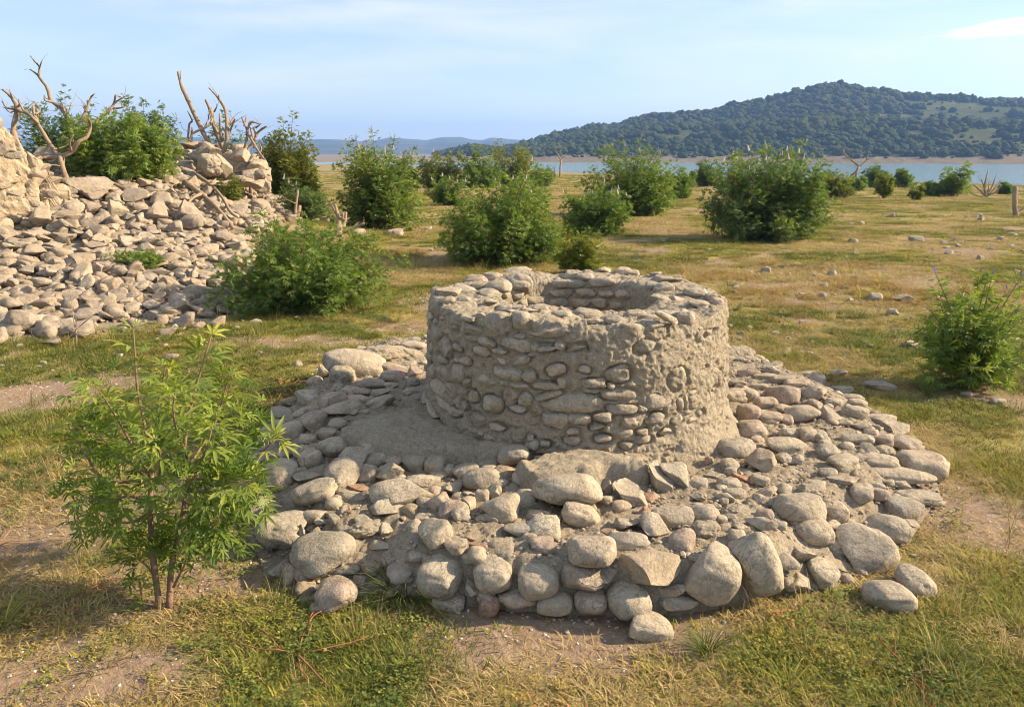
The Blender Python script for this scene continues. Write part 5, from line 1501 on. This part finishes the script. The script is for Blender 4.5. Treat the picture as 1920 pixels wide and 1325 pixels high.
def grass():
    # density per square metre falls with distance
    P = []
    for d0, d1, dens in ((1.4, 3.2, 420), (3.2, 5, 340), (5, 8, 230), (8, 13, 130), (13, 22, 60), (22, 40, 20), (40, 120, 3.5)):
        half = R(58) if d1 < 10 else R(56)
        area = half * (d1 ** 2 - d0 ** 2)
        n = int(area * dens)
        d = np.sqrt(rng.uniform(d0 ** 2, d1 ** 2, n)); a = rng.uniform(-half, half, n)
        P.append(np.stack([d * np.sin(a), d * np.cos(a)], 1))
    P = np.vstack(P); x, y = P[:, 0], P[:, 1]
    d = np.hypot(x, y)
    bare = bare_mask(x, y)
    ok = rng.random(len(x)) > bare * .88
    e = sdf_poly(x, y, PLAT)
    ok &= (e < -.03) | ((e < .25) & (rng.random(len(x)) < .05))
    er = sdf_poly(x, y, RUB)
    ok &= (er < -.05 - .3 * rng.random(len(x))) | (rng.random(len(x)) < .02)
    z = ground_z(x, y)
    ok &= z > LAKE + .15
    x, y, d, z = x[ok], y[ok], d[ok], z[ok]
    n = len(x)
    g = n2(x, y, .55, 61, 3) + .5 * n2(x, y, 2.2, 62, 2)
    # greener swath between the rubble and the well, drier beyond and in front
    g += .30 * np.exp(-((x + 2.3) / 1.6) ** 2 - ((y - 5.6) / 1.7) ** 2) + .25 * np.exp(-((x - 2.9) / 1.0) ** 2 - ((y - 4.0) / 1.2) ** 2) - .04 * sstep(8, 16, d) + .03 - .28 * np.exp(-((x - 4.0) / 3.0) ** 2 - ((y - 9.5) / 3.0) ** 2)
    g += -.22 * sstep(3.2, 2.3, d) * (n2(x, y, 1.6, 64, 2) < .15)
    g += .12 * np.exp(-((x - 1.5) / 1.5) ** 2 - ((y - 2.4) / .6) ** 2)
    wv = n2(x, y, 1.1, 66, 3)
    u = rng.random(n)
    idx = np.where(g + .25 * (u - .5) > .0, rng.integers(0, 4, n), rng.integers(4, 8, n))
    idx = np.where((wv > .0) & (rng.random(n) < .15) & (d < 9), rng.integers(8, 12, n), idx)
    rust = np.exp(-((x - 4.2) / 1.6) ** 2 - ((y - 10.2) / 2.0) ** 2) + .6 * np.exp(-((x + 1.9) / .8) ** 2 - ((y - 13) / 1.5) ** 2)
    rus = (rng.random(n) < .8 * rust * (n2(x, y, 1.3, 70, 2) > -.1))
    idx = np.where(rus, rng.integers(8, 12, n), idx)
    q = rng.random(n)
    idx = np.where((q < .010) & (d < 14), rng.integers(12, 14, n), idx)
    idx = np.where((q > .955) & (d > 2.2), rng.integers(14, 16, n), idx)
    idx = np.where((wv > .18) & (q > .2) & (q < .208) & (d < 6), rng.integers(16, 18, n), idx)
    tint = np.clip(.42 - .5 * g + rng.normal(0, .16, n) + .22 * n2(x, y, .4, 68, 2) + .10 * sstep(7, 16, d), 0, 1)
    tint = np.where((idx >= 4) & (idx < 8), np.clip(.42 - .5 * g + rng.normal(0, .16, n), 0, 1), tint)
    tint = np.where((idx >= 8) & (idx < 12), np.clip(.38 + .9 * n2(x, y, .5, 69, 2) + rng.normal(0, .12, n), 0, 1), tint)
    tint = np.where(rus, rng.uniform(.8, 1, n), tint)
    sc = rng.uniform(.65, 1.25, n) * (1 + .55 * sstep(6, 14, d) + 1.6 * sstep(14, 45, d))
    scatter('grass', np.stack([x, y, z], 1), rng.uniform(0, 6.283, n), np.stack([sc, sc, sc * np.where(d > 12, .8, 1)], 1), idx, KIND, tint)
    o = bpy.data.objects['grass']
    tag(o, 'short patchy dry and green grass with creeping weeds over the meadow', 'grass')
    return n
NG = grass()
# a few spiky clumps the photo singles out
def clump(px, py, s, label):
    p, t = hit(px, py, ground_z)
    me = tuft(int(px), 130, .03, .19, .85, .0022, 'green', .7)
    o = add('grass_clump', me, None, p, None, (s, s, s))
    tag(o, label, 'grass clump', 'spiky grass clumps')
clump(755, 1120, 1.1, 'spiky green grass clump at the corner of the platform front wall')
clump(1325, 1222, .7, 'spiky flat grass rosette in front of the two large leaning boulders')
clump(1778, 1238, .6, 'small pale spiky grass rosette among weeds below the touching pair of boulders')

# gravel and shell bits in the bare soil
n = 62000
d = np.sqrt(rng.uniform(1.5 ** 2, 11 ** 2, n)); a = rng.uniform(-R(56), R(56), n)
x, y = d * np.sin(a), d * np.cos(a)
ok = (sdf_poly(x, y, PLAT) < -.01) & (rng.random(n) < .2 + .8 * bare_mask(x, y))
x, y, d = x[ok], y[ok], d[ok]; n = len(x)
sc = (.0011 + .0038 * rng.random(n) ** 3) * (1 + .10 * d)
k = NB('shell_bits', .7, .3); k.l(k.ramp(k.n('ObjectInfo').outputs['Random'], [(0, (.30, .25, .2)), (.5, (.45, .40, .33)), (1, (.66, .62, .56))]), k.b.inputs['Base Color'])
M['shell'] = k.m
GP = [mesh_np('gravel_shape', *cobble_shape(180 + i, 2, .8, .2), mat=M['shell']) for i in range(3)] + [mesh_np('shell_shape', *angular_shape(190 + i, 2, 8), mat=M['shell']) for i in range(3)]
scatter('gravel', np.stack([x, y, ground_z(x, y) + sc * .25], 1), rng.uniform(0, 6.3, n), np.stack([sc * 1.3, sc, sc * .6], 1), rng.integers(0, 6, n), GP, rng.random(n))
tag(bpy.data.objects['gravel'], 'fine pale gravel and shell bits in the bare soil', 'gravel')

# ------------------------------------------------------------------ woods on the far hill
def forest():
    r = np.random.default_rng(5)
    n = 26000
    az = r.uniform(h_az[0] + .004, h_az[-1] - .02, n); dd = r.uniform(396, 760, n)
    x, y = dd * np.sin(az), dd * np.cos(az); z = hill_z(az, dd)
    dens = n2(x, y, .012, 91, 4) + .42
    px = CX + FPX * np.tan(az) / (math.cos(PITCH))
    # open slopes: the grassy shoulder and the dry bank by the water
    dens -= .7 * np.exp(-((px - 1490) / 130) ** 2 - ((dd - 560) / 26) ** 2)
    dens -= .55 * sstep(1450, 1700, px) * np.exp(-((dd - 610) / 70) ** 2) * .9
    dens += .3 * sstep(1250, 1000, px)
    ok = ((dens > r.uniform(-.15, .3, n)) | (r.random(n) < .05)) & (z > -1.2 + 2.6 * r.random(n))
    x, y, z, az, dd = x[ok], y[ok], z[ok], az[ok], dd[ok]
    n = len(x)
    sc = (.7 + 2.3 * r.random(n) ** 2.2) * (1 + .5 * n2(x, y, .03, 97, 2)) * np.where(z < 8, .7, 1)
    pr = []
    for i in range(6):
        v, f = _ICO[3]
        p = v * (1 + .34 * fbm(v * 1.8 + i * 4, 3, i)[:, None] + .34 * vnoise(v * 5 + i, i + 3)[:, None])
        pr.append(mesh_np('wood_crown', p, f, mat=M['forest'], smooth=True))
    o = scatter('forest', np.stack([x, y, z + sc * .45], 1), r.uniform(0, 6.3, n), np.stack([sc * 1.15, sc * 1.15, sc * r.uniform(.7, 1.15, n)], 1), r.integers(0, 6, n), pr, r.random(n))
    tag(o, 'dense scrub and woodland covering the far hillside', 'forest')
forest()
# crest trees that stand out on the skyline
def crest_tree(px, hgt, conifer, label, dist=715):
    az = math.atan((px - CX) / FPX * math.cos(PITCH))
    az = math.atan2(ray(px, 230)[0], ray(px, 230)[1])
    z = float(hill_z(np.array([az]), np.array([dist]))[0])
    p = Vector((dist * math.sin(az), dist * math.cos(az), z))
    hgt *= .62
    root = empty('skyline_tree', p, label, 'tree', 'trees on the hill skyline')
    V, Q, T = tube([([np.array([0, 0, -1.]), np.array([0.1, 0, hgt * .5]), np.array([0, 0, hgt * .9])], [hgt * .035, hgt * .025, hgt * .01])], 6, 1, .05)
    add('trunk', mesh_np('trunk', V, T, Q, M['wood']), root, p)
    r = np.random.default_rng(int(px))
    n = 260
    s = r.random(n)
    a = r.uniform(0, 6.283, n)
    if conifer: rad = hgt * .2 * (1 - s) ** .8 + .1; zz = hgt * (.15 + .9 * s)
    else: rad = hgt * .55 * np.sqrt(np.clip(1 - (2 * s - 1) ** 2, 0, 1)); zz = hgt * (.25 + .8 * s)
    rr = rad * np.sqrt(r.random(n))
    c = np.stack([rr * np.cos(a), rr * np.sin(a), zz], 1)
    q = hgt * .11
    tri = c[:, None, :] + r.normal(0, q, (n, 3, 3))
    me = mesh_np('crown', tri.reshape(-1, 3), np.arange(n * 3).reshape(-1, 3), mat=M['forest'], smooth=False)
    add('crown', me, root, p)
for px, hg, cf, lb in ((1424, 7, True, 'first pointed tree of the small row on the hill skyline before the summit'),
                       (1436, 7.5, True, 'second pointed tree of the small row on the hill skyline before the summit'),
                       (1449, 8, True, 'third and tallest pointed tree of the row on the hill skyline'),
                       (1468, 7, False, 'round skyline tree at the upper end of the pointed row'),
                       (1484, 8, False, 'broad skyline tree just below the hill summit'),
                       (1569, 8, False, 'round tree crowning the very top of the hill'),
                       (1541, 6, False, 'bushy tree on the summit edge next to the topmost tree'),
                       (1374, 7, False, 'bushy tree on the lower knoll of the hill skyline'),
                       (1278, 6, False, 'low round tree on the skyline step below the knoll'),
                       (1897, 6, False, 'small tree on the skyline near the picture edge')):
    crest_tree(px, hg, cf, lb)
for px, hg, lb in ((844, 4.5, 'lone dark cypress on the small wooded hill by the far shore'), (861, 5.5, 'taller cypress beside the lone one on the small wooded hill'),
                   (972, 4.5, 'first thin cypress of the row where the big hill begins'), (981, 4.5, 'second thin cypress of the row where the big hill begins')):
    crest_tree(px, hg, True, lb, 700)

# ------------------------------------------------------------------ air
k = NB('haze')
k.t.nodes.remove(k.b)
pv = k.n('VolumePrincipled')
pv.inputs['Color'].default_value = (.28, .50, 1.0, 1)
pv.inputs['Density'].default_value = .00031
pv.inputs['Anisotropy'].default_value = .25
k.l(pv.outputs[0], k.out.inputs['Volume'])
bm = bmesh.new()
bmesh.ops.create_cube(bm, size=1.0)
me = bpy.data.meshes.new('haze')
bm.to_mesh(me); bm.free()
me.materials.append(k.m)
hz = add('haze', me, None, (0, 0, 71), None, (9000, 9000, 160))
tag(hz, 'thin bluish evening haze over the lake and hills', 'haze', kind='stuff')
